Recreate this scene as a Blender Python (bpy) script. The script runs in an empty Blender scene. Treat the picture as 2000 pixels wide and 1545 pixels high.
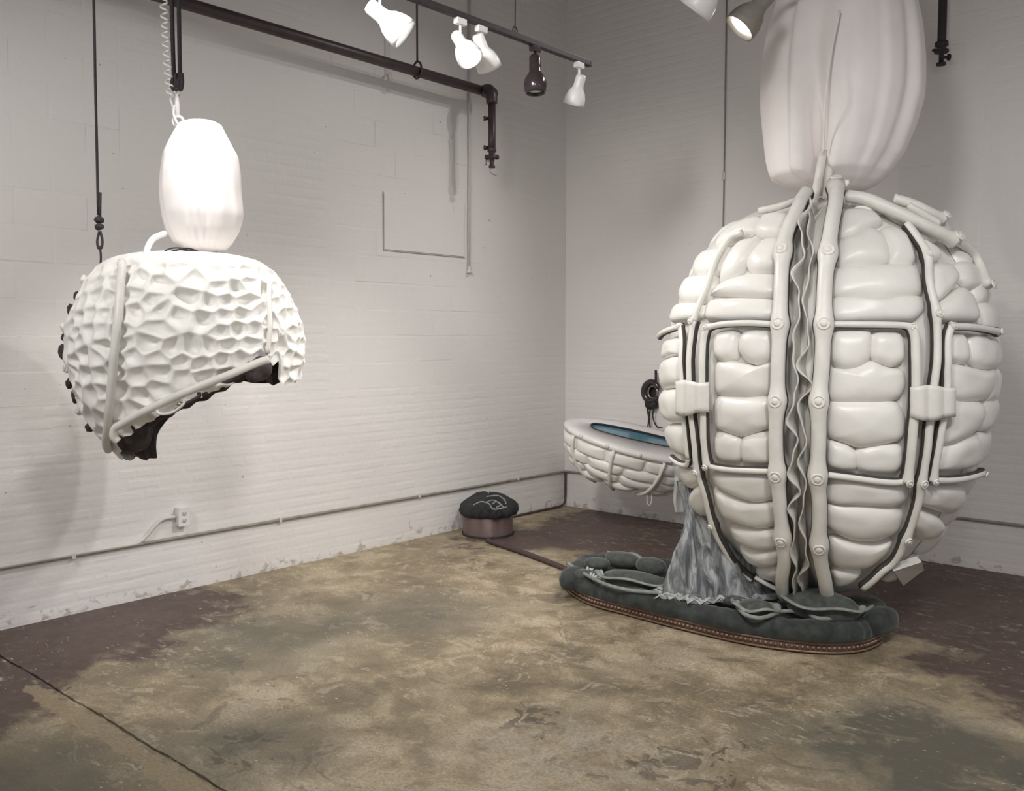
import bpy, bmesh, math, random
import numpy as np
from mathutils import Vector, Matrix

random.seed(7)
rng = np.random.default_rng(7)
scene = bpy.context.scene

# ------------------------------------------------------------------ camera
CAM_H, FOC = 1.6, 1785.0
PITCH, HEAD = math.radians(3.6), math.radians(41.5)
CAM = np.array([5.36, -6.82, CAM_H])
cam_data = bpy.data.cameras.new('camera')
cam_data.sensor_width = 36.0
cam_data.lens = 36.0 * FOC / 2000.0
cam = bpy.data.objects.new('camera', cam_data)
cam.location = CAM
cam.rotation_euler = (math.radians(90) - PITCH, 0, HEAD)
scene.collection.objects.link(cam)
scene.camera = cam

# ------------------------------------------------------------------ world, exposure, lights
world = bpy.data.worlds.new('world')
scene.world = world
world.use_nodes = True
world.node_tree.nodes['Background'].inputs[0].default_value = (0.98, 0.97, 1.0, 1)
world.node_tree.nodes['Background'].inputs[1].default_value = 0.5
vs = scene.view_settings
vs.view_transform = 'Standard'
vs.look = 'None'
vs.exposure = -0.13
vs.gamma = 1.0
vs.use_curve_mapping = False


def spot(name, loc, target, watts, size_deg, blend=0.6, radius=0.05, col=(1, 0.972, 0.945)):
    d = bpy.data.lights.new(name, 'SPOT')
    d.energy = watts
    d.spot_size = math.radians(size_deg)
    d.spot_blend = blend
    d.shadow_soft_size = radius
    d.color = col
    o = bpy.data.objects.new(name, d)
    o.location = loc
    v = Vector(target) - Vector(loc)
    o.rotation_euler = v.to_track_quat('-Z', 'Y').to_euler()
    scene.collection.objects.link(o)
    return o


# unseen spots without fixtures: some stand for inferred lamps, others added as fill
spot('unseen_spot', (5.4, -5.6, 3.5), (3.0, -3.9, 0.0), 360, 85, 1.0, 0.25)
spot('unseen_spot', (2.0, -7.0, 3.6), (0.2, -3.6, 1.2), 230, 80, 1.0, 0.25)
spot('unseen_spot', (1.77, -4.55, 3.3), (1.05, -4.25, 1.9), 95, 62, 0.8, 0.06)
spot('unseen_spot', (2.3, -4.7, 3.5), (0.9, -0.2, 0.6), 320, 72, 1.0, 0.2)
spot('unseen_spot', (2.5, -0.4, 4.7), (0.0, -3.1, 1.3), 105, 72, 1.0, 0.05)
spot('unseen_spot', (3.3, -0.4, 4.7), (0.0, -3.1, 1.3), 105, 66, 1.0, 0.05)
spot('unseen_spot', (4.4, -6.2, 3.6), (3.3, -2.0, 1.6), 230, 80, 1.0, 0.3)
spot('unseen_spot', (5.7, -4.4, 3.5), (4.2, 0.0, 0.7), 170, 75, 1.0, 0.2)

# ------------------------------------------------------------------ geometry helpers
fwd = np.array([-math.sin(HEAD) * math.cos(PITCH), math.cos(HEAD) * math.cos(PITCH), -math.sin(PITCH)])
rgt = np.array([math.cos(HEAD), math.sin(HEAD), 0.0])
upv = np.cross(rgt, fwd)


def ray(x, y):
    return fwd + rgt * (x - 1000.0) / FOC - upv * (y - 772.5) / FOC


def at(x, y, depth):            # a point at a known distance
    return CAM + ray(x, y) * depth


def on_x(x, y, X=0.0):          # a point on a plane parallel to the left wall
    r = ray(x, y)
    return CAM + r * ((X - CAM[0]) / r[0])


def on_y(x, y, Y=0.0):          # a point on a plane parallel to the back wall
    r = ray(x, y)
    return CAM + r * ((Y - CAM[1]) / r[1])


def on_z(x, y, Z=0.0):          # a point on the floor or at a height
    r = ray(x, y)
    return CAM + r * ((Z - CAM[2]) / r[2])


ORIGIN = {}


def tag(o, label=None, cat=None, group=None, kind=None):
    if label: o['label'] = label
    if cat: o['category'] = cat
    if group: o['group'] = group
    if kind: o['kind'] = kind
    return o


def thing(name, loc, label, cat, group=None):
    o = bpy.data.objects.new(name, None)
    o.empty_display_size = 0.05
    o.location = loc
    scene.collection.objects.link(o)
    ORIGIN[o] = np.array(loc, float)
    return tag(o, label, cat, group)


def mesh_obj(name, vf, mat, parent=None, smooth=True, label=None):
    """vf: list of (verts, faces) in world coordinates, or one such pair."""
    if isinstance(vf, tuple): vf = [vf]
    V, Fc, n = [], [], 0
    for v, f in vf:
        v = np.asarray(v, float)
        V.append(v)
        Fc += [tuple(int(i) + n for i in q) for q in f]
        n += len(v)
    V = np.vstack(V)
    org = ORIGIN.get(parent, np.zeros(3)) if parent is not None else np.zeros(3)
    if parent is None:
        org = np.array([(V[:, 0].min() + V[:, 0].max()) / 2, (V[:, 1].min() + V[:, 1].max()) / 2, V[:, 2].min()])
    me = bpy.data.meshes.new(name)
    me.from_pydata((V - org).tolist(), [], Fc)
    if smooth:
        me.polygons.foreach_set('use_smooth', [True] * len(me.polygons))
    bm = bmesh.new(); bm.from_mesh(me)
    bmesh.ops.recalc_face_normals(bm, faces=bm.faces[:])
    bm.to_mesh(me); bm.free()
    if mat: me.materials.append(mat)
    o = bpy.data.objects.new(name, me)
    scene.collection.objects.link(o)
    if parent is not None:
        o.parent = parent
    else:
        o.location = org
    ORIGIN[o] = org
    if label: o['label'] = label
    return o


def catmull(pts, per=6, closed=False):
    P = np.asarray(pts, float)
    n = len(P)
    if n < 3 and not closed:
        t = np.linspace(0, 1, per + 1)[:, None]
        return P[0] * (1 - t) + P[-1] * t
    out = []
    rngi = range(n) if closed else range(n - 1)
    for i in rngi:
        p1, p2 = P[i], P[(i + 1) % n]
        p0 = P[(i - 1) % n] if (closed or i > 0) else 2 * p1 - p2
        p3 = P[(i + 2) % n] if (closed or i + 2 < n) else 2 * p2 - p1
        for k in range(per):
            t = k / per
            out.append(0.5 * ((2 * p1) + (-p0 + p2) * t + (2 * p0 - 5 * p1 + 4 * p2 - p3) * t * t + (-p0 + 3 * p1 - 3 * p2 + p3) * t ** 3))
    if not closed: out.append(P[-1])
    return np.array(out)


def tube(path, r, n=10, closed=False, caps=True, flat=None, flat_dir=None):
    P = np.asarray(path, float)
    m = len(P)
    R = np.full(m, r) if np.isscalar(r) else np.asarray(r, float)
    T = np.gradient(P, axis=0)
    if closed: T = np.roll(P, -1, 0) - np.roll(P, 1, 0)
    T /= np.maximum(np.linalg.norm(T, axis=1), 1e-9)[:, None]
    a = np.array([0, 0, 1.0]) if abs(T[0][2]) < 0.9 else np.array([1.0, 0, 0])
    u = np.cross(T[0], a); u /= np.linalg.norm(u)
    V = []
    ang = np.linspace(0, 2 * math.pi, n, endpoint=False)
    for i in range(m):
        u = u - T[i] * (u @ T[i]); u /= np.linalg.norm(u)
        w = np.cross(T[i], u)
        uu, ww = u, w
        V.append(P[i] + R[i] * (np.cos(ang)[:, None] * uu + np.sin(ang)[:, None] * ww))
    V = np.vstack(V)
    F = []
    for i in range(m if closed else m - 1):
        j = (i + 1) % m
        for k in range(n):
            l = (k + 1) % n
            F.append((i * n + k, i * n + l, j * n + l, j * n + k))
    if caps and not closed:
        F.append(tuple(range(n))[::-1])
        F.append(tuple((m - 1) * n + k for k in range(n)))
    return V, F


def frame(axis):
    w = np.asarray(axis, float); w /= np.linalg.norm(w)
    a = np.array([0, 0, 1.0]) if abs(w[2]) < 0.95 else np.array([1.0, 0, 0])
    u = np.cross(a, w); u /= np.linalg.norm(u)
    return u, np.cross(w, u), w


def lathe(org, axis, prof, n=24, close=False):
    """prof: (distance along the axis, radius)"""
    u, v, w = frame(axis)
    org = np.asarray(org, float)
    ang = np.linspace(0, 2 * math.pi, n, endpoint=False)
    ring = np.cos(ang)[:, None] * u + np.sin(ang)[:, None] * v
    V = np.vstack([org + w * d + ring * max(r, 1e-5) for d, r in prof])
    m = len(prof); F = []
    for i in range(m - 1 + (1 if close else 0)):
        j = (i + 1) % m
        for k in range(n):
            l = (k + 1) % n
            F.append((i * n + k, i * n + l, j * n + l, j * n + k))
    return V, F


def box(c, s, bev=0.0, axes=None):
    bm = bmesh.new()
    bmesh.ops.create_cube(bm, size=1.0)
    for v in bm.verts: v.co = Vector((v.co.x * s[0], v.co.y * s[1], v.co.z * s[2]))
    if bev > 0:
        bmesh.ops.bevel(bm, geom=bm.edges[:] , offset=bev, segments=2, profile=0.6, affect='EDGES')
    bm.verts.ensure_lookup_table()
    V = np.array([v.co[:] for v in bm.verts]); F = [[v.index for v in f.verts] for f in bm.faces]
    bm.free()
    if axes is not None: V = V @ np.asarray(axes, float)
    return V + np.asarray(c, float), F


def loft(rings, closed=True, cap=False):
    m, n = len(rings), len(rings[0])
    V = np.vstack(rings); F = []
    for i in range(m - 1):
        for k in range(n if closed else n - 1):
            l = (k + 1) % n
            F.append((i * n + k, i * n + l, (i + 1) * n + l, (i + 1) * n + k))
    if cap:
        F.append(tuple(range(n))[::-1]); F.append(tuple((m - 1) * n + k for k in range(n)))
    return V, F


def smooth_table(xs, ys, n=400, width=9):
    X = np.linspace(min(xs), max(xs), n)
    o = np.argsort(xs)
    Y = np.interp(X, np.asarray(xs, float)[o], np.asarray(ys, float)[o])
    k = np.hanning(width + 2)[1:-1]; k /= k.sum()
    Yp = np.concatenate([[2 * Y[0] - Y[i] for i in range(width, 0, -1)], Y, [2 * Y[-1] - Y[-1 - i] for i in range(1, width + 1)]])
    Ys = np.convolve(Yp, k, 'same')[width:-width]
    return X, Ys


# ------------------------------------------------------------------ materials
class NT:
    def __init__(self, name):
        self.m = bpy.data.materials.new(name)
        self.m.use_nodes = True
        self.t = self.m.node_tree
        self.b = self.t.nodes['Principled BSDF']

    def n(self, kind, **kw):
        x = self.t.nodes.new(kind)
        for k, v in kw.items(): setattr(x, k, v)
        return x

    def link(self, a, b): self.t.links.new(a, b)

    def noise(self, scale, detail=4, rough=0.55, dist=0.0, src=None):
        x = self.n('ShaderNodeTexNoise')
        x.inputs['Scale'].default_value = scale
        x.inputs['Detail'].default_value = detail
        x.inputs['Roughness'].default_value = rough
        x.inputs['Distortion'].default_value = dist
        if src is not None: self.link(src, x.inputs['Vector'])
        return x.outputs['Fac']

    def pos(self): return self.n('ShaderNodeNewGeometry').outputs['Position']

    def obj(self): return self.n('ShaderNodeTexCoord').outputs['Object']

    def ramp(self, fac, stops):
        x = self.n('ShaderNodeValToRGB')
        e = x.color_ramp.elements
        while len(e) < len(stops): e.new(0.5)
        for el, (p, c) in zip(e, stops):
            el.position = p
            el.color = (c, c, c, 1) if np.isscalar(c) else (*c, 1)
        self.link(fac, x.inputs[0])
        return x.outputs[0]

    def mix(self, fac, a, b):
        x = self.n('ShaderNodeMix', data_type='RGBA')
        for s, v in ((0, fac), (6, a), (7, b)):
            if hasattr(v, 'default_value') and not isinstance(v, (tuple, list)): self.link(v, x.inputs[s])
            elif s == 0: x.inputs[0].default_value = v
            else: x.inputs[s].default_value = (*v, 1)
        return x.outputs[2]

    def math(self, op, a, b=0.0, clamp=False):
        x = self.n('ShaderNodeMath', operation=op, use_clamp=clamp)
        for i, v in enumerate((a, b)):
            if isinstance(v, (int, float)): x.inputs[i].default_value = v
            else: self.link(v, x.inputs[i])
        return x.outputs[0]

    def blob(self, P, c, r, inner=0.0):
        """1 inside a circle on the floor, falling to 0 at r"""
        d = self.n('ShaderNodeVectorMath', operation='DISTANCE')
        self.link(P, d.inputs[0]); d.inputs[1].default_value = (*c, 0.0)
        mr = self.n('ShaderNodeMapRange', interpolation_type='SMOOTHSTEP')
        self.link(d.outputs['Value'], mr.inputs[0])
        mr.inputs[1].default_value = inner; mr.inputs[2].default_value = r
        mr.inputs[3].default_value = 1.0; mr.inputs[4].default_value = 0.0
        return mr.outputs[0]

    def bump(self, h, strength=0.3, dist=0.01):
        x = self.n('ShaderNodeBump')
        x.inputs['Strength'].default_value = strength
        x.inputs['Distance'].default_value = dist
        self.link(h, x.inputs['Height'])
        self.link(x.outputs[0], self.b.inputs['Normal'])

    def col(self, c):
        if isinstance(c, (tuple, list)): self.b.inputs['Base Color'].default_value = (*c, 1)
        else: self.link(c, self.b.inputs['Base Color'])

    def set(self, **kw):
        for k, v in kw.items():
            self.b.inputs[k.replace('_', ' ')].default_value = v
        return self


def simple(name, c, rough=0.5, metal=0.0, var=0.12, scale=20, bump=0.0, bscale=60, **kw):
    t = NT(name)
    f = t.noise(scale, 4, 0.6, 0.0, t.obj())
    lo = tuple(max(0, x * (1 - var)) for x in c); hi = tuple(min(1, x * (1 + var)) for x in c)
    t.col(t.ramp(f, [(0.3, lo), (0.7, hi)]))
    t.set(Roughness=rough, Metallic=metal)
    for k, v in kw.items(): t.b.inputs[k].default_value = v
    if bump: t.bump(t.noise(bscale, 3, 0.6, 0, t.obj()), bump, 0.004)
    return t.m


def wall_paint(name, base):
    t = NT(name)
    P = t.pos()
    big = t.noise(0.9, 3, 0.5, 0.2, P)
    mid = t.noise(7, 4, 0.6, 0.2, P)
    c = t.mix(big, tuple(x * 0.95 for x in base), tuple(min(1, x * 1.04) for x in base))
    c = t.mix(t.math('MULTIPLY', mid, 0.25), c, tuple(x * f for x, f in zip(base, (0.93, 0.94, 0.90))))
    speck = t.ramp(t.noise(26, 2, 0.4, 0, P), [(0.775, 0.0), (0.79, 1.0)])
    c = t.mix(t.math('MULTIPLY', speck, 0.65), c, (0.13, 0.11, 0.10))
    # scuffs and bare spots low on the wall
    sep = t.n('ShaderNodeSeparateXYZ'); t.link(P, sep.inputs[0])
    low = t.n('ShaderNodeMapRange'); t.link(sep.outputs[2], low.inputs[0])
    low.inputs[1].default_value = 0.0; low.inputs[2].default_value = 0.22; low.inputs[3].default_value = 0.20; low.inputs[4].default_value = 0.0
    sc = t.noise(13, 5, 0.65, 0.6, P)
    s2 = t.ramp(t.math('ADD', sc, low.outputs[0]), [(0.72, 0.0), (0.80, 1.0)])
    c = t.mix(t.math('MULTIPLY', s2, 0.6), c, (0.30, 0.27, 0.21))
    t.col(c)
    t.set(Roughness=0.55)
    h = t.math('ADD', t.math('MULTIPLY', t.noise(18, 4, 0.6, 0.3, P), 0.6), t.math('MULTIPLY', t.noise(90, 3, 0.6, 0, P), 0.25))
    st = t.n('ShaderNodeMapping'); t.link(P, st.inputs[0]); st.inputs['Scale'].default_value = (1.0, 1.0, 5.5)
    h = t.math('ADD', h, t.math('MULTIPLY', t.noise(4.5, 4, 0.6, 0.4, st.outputs[0]), 0.8))
    t.bump(h, 0.24, 0.012)
    return t.m


M = {}
M['wall'] = wall_paint('painted_brick', (0.78, 0.752, 0.735))
M['ceiling'] = simple('ceiling_paint', (0.25, 0.24, 0.22), 0.8, var=0.1, scale=3)
M['egg'] = simple('glazed_cream', (0.775, 0.76, 0.715), 0.34, var=0.035, scale=9, bump=0.12, bscale=24)
M['egg'].node_tree.nodes['Principled BSDF'].inputs['Specular IOR Level'].default_value = 0.45
M['tube'] = simple('cream_tube', (0.73, 0.715, 0.665), 0.42, var=0.05, scale=14, bump=0.1, bscale=40)
M['ruffle'] = simple('grey_membrane', (0.60, 0.585, 0.54), 0.5, var=0.15, scale=22, bump=0.15)
M['seam'] = simple('seam_hollow', (0.26, 0.245, 0.22), 0.7, var=0.2, scale=15)
M['gap_shade'] = simple('dark_gap', (0.055, 0.05, 0.042), 0.8, var=0.2)  # near-black colour standing for the shade in the gaps beside tubes
M['bag'] = simple('white_cloth', (0.86, 0.81, 0.79), 0.85, var=0.04, scale=5, bump=0.25, bscale=9)
M['shell'] = simple('white_plaster', (0.80, 0.785, 0.74), 0.5, var=0.05, scale=16, bump=0.2, bscale=40)
M['lining'] = simple('dark_lining', (0.045, 0.034, 0.034), 0.8, var=0.4, scale=18, bump=0.6, bscale=30)
M['black'] = simple('black_iron', (0.028, 0.022, 0.024), 0.6, var=0.25, scale=30)
M['pipe'] = simple('dark_brown_pipe', (0.05, 0.034, 0.036), 0.42, var=0.3, scale=12, bump=0.1)
M['brass'] = simple('worn_steel', (0.30, 0.26, 0.24), 0.35, 0.8, var=0.25, scale=40)
M['rope'] = simple('black_webbing', (0.035, 0.029, 0.03), 0.8, var=0.3, scale=80, bump=0.4, bscale=200)
M['white'] = simple('white_enamel', (0.78, 0.765, 0.75), 0.35, var=0.03, scale=20)
M['glossblack'] = simple('gloss_black', (0.04, 0.028, 0.032), 0.18, var=0.15, scale=20)
M['velvet'] = simple('green_velvet', (0.034, 0.040, 0.037), 0.9, var=0.5, scale=14, bump=0.5, bscale=55)
for k, v in (('Sheen Weight', 0.22), ('Sheen Roughness', 0.4)):
    M['velvet'].node_tree.nodes['Principled BSDF'].inputs[k].default_value = v
M['padvelvet'] = simple('lit_velvet', (0.062, 0.070, 0.063), 0.9, var=0.45, scale=20, bump=0.5, bscale=60)  # the green velvet again, lightened for the light falling on the pad tops
for k, v in (('Sheen Weight', 0.35), ('Sheen Roughness', 0.4)):
    M['padvelvet'].node_tree.nodes['Principled BSDF'].inputs[k].default_value = v
M['blackvelvet'] = simple('black_velvet', (0.026, 0.026, 0.029), 0.95, var=0.4, scale=25, bump=0.5, bscale=60)
M['piping'] = simple('pale_green_piping', (0.24, 0.255, 0.235), 0.7, var=0.25, scale=30)
M['leather'] = simple('brown_base', (0.13, 0.075, 0.055), 0.5, var=0.3, scale=30, bump=0.3)
M['bead'] = simple('bronze_bead', (0.24, 0.16, 0.115), 0.4, 0.4, var=0.3, scale=60)
M['lace'] = simple('pale_lace', (0.42, 0.44, 0.43), 0.8, var=0.3, scale=50)
M['drum'] = simple('bronze_drum', (0.155, 0.105, 0.10), 0.33, 0.35, var=0.15, scale=6)
M['hose'] = simple('maroon_hose', (0.065, 0.042, 0.044), 0.45, var=0.2, scale=30)
M['conduit'] = simple('painted_conduit', (0.62, 0.60, 0.56), 0.5, var=0.06, scale=10)
M['conduitgrey'] = simple('grey_conduit', (0.27, 0.25, 0.21), 0.6, var=0.2, scale=10)
M['water'] = simple('blue_water', (0.12, 0.26, 0.34), 0.12, var=0.15, scale=6, bump=0.1, bscale=12)
M['chain'] = simple('white_coil', (0.82, 0.81, 0.79), 0.4, var=0.03)


def drape_material():
    t = NT('grey_gauze')
    mp = t.n('ShaderNodeMapping'); t.link(t.obj(), mp.inputs[0]); mp.inputs['Scale'].default_value = (2.4, 2.4, 0.5)
    P = mp.outputs[0]
    f = t.noise(9, 5, 0.6, 0.8, P)
    t.col(t.ramp(f, [(0.38, (0.075, 0.082, 0.09)), (0.5, (0.18, 0.19, 0.195)), (0.62, (0.38, 0.39, 0.39))]))  # pale streaks paint fold highlights into the grey cloth
    t.set(Roughness=0.5)
    t.bump(t.noise(30, 4, 0.6, 0.5, P), 0.3, 0.01)
    return t.m


M['drape'] = drape_material()
tv = NT('thin_veil')
tv.col((0.62, 0.62, 0.60)); tv.set(Roughness=0.6, Alpha=0.45)
M['veil'] = tv.m


def emit(name, c, s):
    t = NT(name)
    t.b.inputs['Base Color'].default_value = (0.8, 0.8, 0.8, 1)
    t.b.inputs['Emission Color'].default_value = (*c, 1)
    t.b.inputs['Emission Strength'].default_value = s
    return t.m


M['glow'] = emit('lamp_glow', (1, 0.98, 0.96), 6.0)
M['dimglass'] = simple('lamp_glass', (0.6, 0.58, 0.55), 0.2, var=0.05)


def floor_material():
    t = NT('worn_concrete')
    P0 = t.pos()
    sx = t.n('ShaderNodeSeparateXYZ'); t.link(P0, sx.inputs[0])
    warp = t.n('ShaderNodeTexNoise'); warp.inputs['Scale'].default_value = 1.7; warp.inputs['Detail'].default_value = 5
    t.link(P0, warp.inputs['Vector'])
    wsub = t.n('ShaderNodeVectorMath', operation='MULTIPLY_ADD')
    t.link(warp.outputs['Color'], wsub.inputs[0]); wsub.inputs[1].default_value = (0.9, 0.9, 0.0)
    off = t.n('ShaderNodeVectorMath', operation='ADD')
    t.link(P0, wsub.inputs[2]); t.link(wsub.outputs[0], off.inputs[0]); off.inputs[1].default_value = (-0.45, -0.45, 0)
    P = off.outputs[0]
    n1 = t.noise(1.3, 6, 0.62, 0.4, P0)
    n2 = t.noise(4.5, 6, 0.65, 0.5, P0)
    n3 = t.noise(17, 5, 0.7, 0.3, P0)
    n4 = t.noise(70, 4, 0.7, 0.0, P0)
    # bare concrete: olive to tan
    c = t.ramp(t.math('ADD', t.math('MULTIPLY', n1, 0.5), t.math('MULTIPLY', n2, 0.5)),
               [(0.38, (0.18, 0.145, 0.092)), (0.47, (0.325, 0.26, 0.165)), (0.53, (0.46, 0.375, 0.25)), (0.62, (0.60, 0.505, 0.37))])
    # film worn through in sharp-edged patches
    f1 = t.ramp(t.noise(2.1, 9, 0.68, 0.5, P0), [(0.485, 0.0), (0.515, 1.0)])
    c = t.mix(t.math('MULTIPLY', f1, 0.34), c, (0.235, 0.19, 0.125))
    f2 = t.ramp(t.noise(5.0, 9, 0.7, 0.8, P0), [(0.555, 0.0), (0.585, 1.0)])
    c = t.mix(t.math('MULTIPLY', f2, 0.5), c, (0.58, 0.50, 0.36))
    f3 = t.ramp(t.noise(3.4, 9, 0.72, 1.0, P0), [(0.39, 1.0), (0.42, 0.0)])
    c = t.mix(t.math('MULTIPLY', f3, 0.6), c, (0.17, 0.145, 0.10))
    # grey-green film
    gb = t.blob(P, (1.1, -4.1), 0.9)
    for (gx, gy, gr, gi) in ((1.9, -5.6, 0.75, 0.2), (2.33, -4.85, 0.5, 0.1), (4.2, -3.1, 0.75, 0.15), (1.5, -3.3, 0.8, 0.0), (4.3, -3.2, 0.8, 0.0)):
        gb = t.math('ADD', gb, t.blob(P, (gx, gy), gr, gi))
    c = t.mix(t.math('MULTIPLY', t.math('MULTIPLY', gb, t.ramp(n2, [(0.35, 0.35), (0.55, 1.0)])), 0.85, True), c, (0.125, 0.118, 0.092))
    # remains of maroon floor paint along the walls
    mb = t.math('ADD', t.blob(P, (0.15, -4.6), 1.25, 0.35), t.blob(P, (1.2, -0.5), 1.5, 0.5))
    mb = t.math('ADD', mb, t.math('ADD', t.blob(P, (3.0, -0.7), 1.7, 0.7), t.blob(P, (4.6, -1.6), 1.4, 0.4)))
    mb = t.math('ADD', mb, t.math('ADD', t.blob(P, (0.9, -5.5), 0.75, 0.2), t.blob(P, (5.1, -3.4), 0.9, 0.2)))
    mb = t.math('ADD', mb, t.math('MULTIPLY', t.blob(P, (0.5, -1.6), 0.8, 0.1), 0.7))
    mf = t.ramp(t.math('ADD', t.math('MULTIPLY', mb, 0.62), t.math('MULTIPLY', t.math('SUBTRACT', n2, 0.5), 1.0)), [(0.28, 0.0), (0.46, 1.0)])
    mar = t.ramp(n3, [(0.3, (0.060, 0.036, 0.036)), (0.7, (0.105, 0.062, 0.060))])
    c = t.mix(t.math('MULTIPLY', mf, 0.92), c, mar)
    # dark sharp-edged flakes near the front
    db = t.math('ADD', t.blob(P0, (3.66, -3.86), 0.42), t.math('ADD', t.blob(P0, (2.95, -4.0), 0.32), t.blob(P0, (2.3, -4.9), 0.3)))
    df = t.ramp(t.math('ADD', t.math('MULTIPLY', db, 0.22), t.noise(7.5, 4, 0.6, 1.2, P0)), [(0.70, 0.0), (0.72, 1.0)])
    c = t.mix(t.math('MULTIPLY', df, 0.8), c, (0.10, 0.085, 0.062))
    wb = t.math('MULTIPLY', t.blob(P, (3.3, -4.1), 0.75, 0.1), t.ramp(t.noise(6, 8, 0.7, 0.6, P0), [(0.44, 0.0), (0.56, 1.0)]))
    c = t.mix(t.math('MULTIPLY', wb, 0.6), c, (0.56, 0.49, 0.40))
    # pale paint flecks and scrapes
    stretch = t.n('ShaderNodeMapping'); t.link(P0, stretch.inputs[0])
    stretch.inputs['Rotation'].default_value = (0, 0, 0.55); stretch.inputs['Scale'].default_value = (1.0, 2.6, 1)
    pf = t.ramp(t.noise(8, 8, 0.75, 0.3, stretch.outputs[0]), [(0.555, 0.0), (0.63, 1.0)])
    clump = t.ramp(t.noise(1.1, 3, 0.55, 0.3, P0), [(0.46, 0.06), (0.60, 1.0)])
    c = t.mix(t.math('MULTIPLY', t.math('MULTIPLY', pf, clump), 0.7), c, (0.62, 0.55, 0.43))
    fl = t.ramp(t.noise(30, 2, 0.4, 0.0, stretch.outputs[0]), [(0.70, 0.0), (0.73, 1.0)])
    c = t.mix(t.math('MULTIPLY', fl, t.ramp(t.noise(2.3, 3, 0.5, 0, P0), [(0.45, 0.0), (0.55, 1.0)])), c, (0.70, 0.66, 0.58))
    # bare tan streak beside the slab joint
    y0 = t.math('ABSOLUTE', t.math('ADD', sx.outputs[1], 5.215))
    sb = t.math('SUBTRACT', 1.0, t.math('MULTIPLY', y0, 8.0), True)
    xr = t.n('ShaderNodeMapRange'); t.link(sx.outputs[0], xr.inputs[0]); xr.inputs[1].default_value = 0.85; xr.inputs[2].default_value = 1.0
    sb = t.math('MULTIPLY', sb, xr.outputs[0])
    sf = t.ramp(t.math('ADD', t.math('MULTIPLY', sb, 0.5), t.math('MULTIPLY', t.noise(6, 5, 0.65, 0.5, P0), 0.6)), [(0.60, 0.0), (0.63, 1.0)])
    c = t.mix(t.math('MULTIPLY', sf, 0.8), c, (0.36, 0.285, 0.18))
    c = t.mix(t.math('MULTIPLY', t.ramp(n4, [(0.4, 0.0), (0.62, 1.0)]), 0.4), c, (0.11, 0.095, 0.07))
    t.col(c)
    t.b.inputs['Specular IOR Level'].default_value = 0.35
    t.link(t.ramp(n2, [(0.3, 0.42), (0.7, 0.68)]), t.b.inputs['Roughness'])
    h = t.math('ADD', t.math('MULTIPLY', n3, 0.5), t.math('MULTIPLY', n4, 0.25))
    t.bump(h, 0.25, 0.008)
    return t.m


M['floor'] = floor_material()

# ------------------------------------------------------------------ room shell
# floor: two slabs with an open joint parallel to the back wall
JY = -5.143
def slab(y_edge, y_far):
    xs = np.linspace(-0.1, 8.5, 260)
    e = y_edge + rng.normal(0, 0.0025, 260) + 0.003 * np.sin(xs * 9)
    top = np.stack([xs, e, np.zeros(260)], 1); bot = top - [0, 0, 0.12]
    far = np.stack([xs, np.full(260, y_far), np.zeros(260)], 1)
    return loft([bot, top, far], False)


floor = mesh_obj('floor', [slab(JY + 0.0065, 0.0), slab(JY - 0.0065, -9.2), box((4.2, JY, -0.06), (8.6, 0.03, 0.10))], M['floor'], None, False)
tag(floor, 'worn concrete floor with tan patches, remains of maroon paint and a slab joint', 'floor', kind='structure')
ceil = mesh_obj('ceiling', box((4.2, -4.6, 5.1), (8.6, 9.4, 0.2)), M['ceiling'], None, False)
tag(ceil, 'high grey ceiling above the white brick room', 'ceiling', kind='structure')
wall_left = mesh_obj('wall_left', box((-0.1, -4.6, 2.5), (0.2, 9.4, 5.0)), M['wall'], None, False)
tag(wall_left, 'long white painted brick wall behind the hanging white shell', 'wall', kind='structure')
wall_back = mesh_obj('wall_back', box((4.2, 0.1, 2.5), (8.6, 0.2, 5.0)), M['wall'], None, False)
tag(wall_back, 'white painted brick wall behind the large cream egg', 'wall', kind='structure')

_pcache = {}


def piece_mesh(kind, l, h, t, ins):
    key = (kind, round(l, 3), round(h, 3), t)
    if key in _pcache: return _pcache[key]
    me = bpy.data.meshes.new(kind)
    V = [(-l / 2, 0, -h / 2), (l / 2, 0, -h / 2), (l / 2, 0, h / 2), (-l / 2, 0, h / 2)]
    a, b = l / 2 - ins, h / 2 - ins
    V += [(-a, -t, -b), (a, -t, -b), (a, -t, b), (-a, -t, b)]
    F = [(4, 5, 6, 7)] + [(i, (i + 1) % 4, 4 + (i + 1) % 4, 4 + i) for i in range(4)]
    me.from_pydata(V, [], F)
    me.materials.append(M['wall'])
    _pcache[key] = me
    return me


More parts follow.
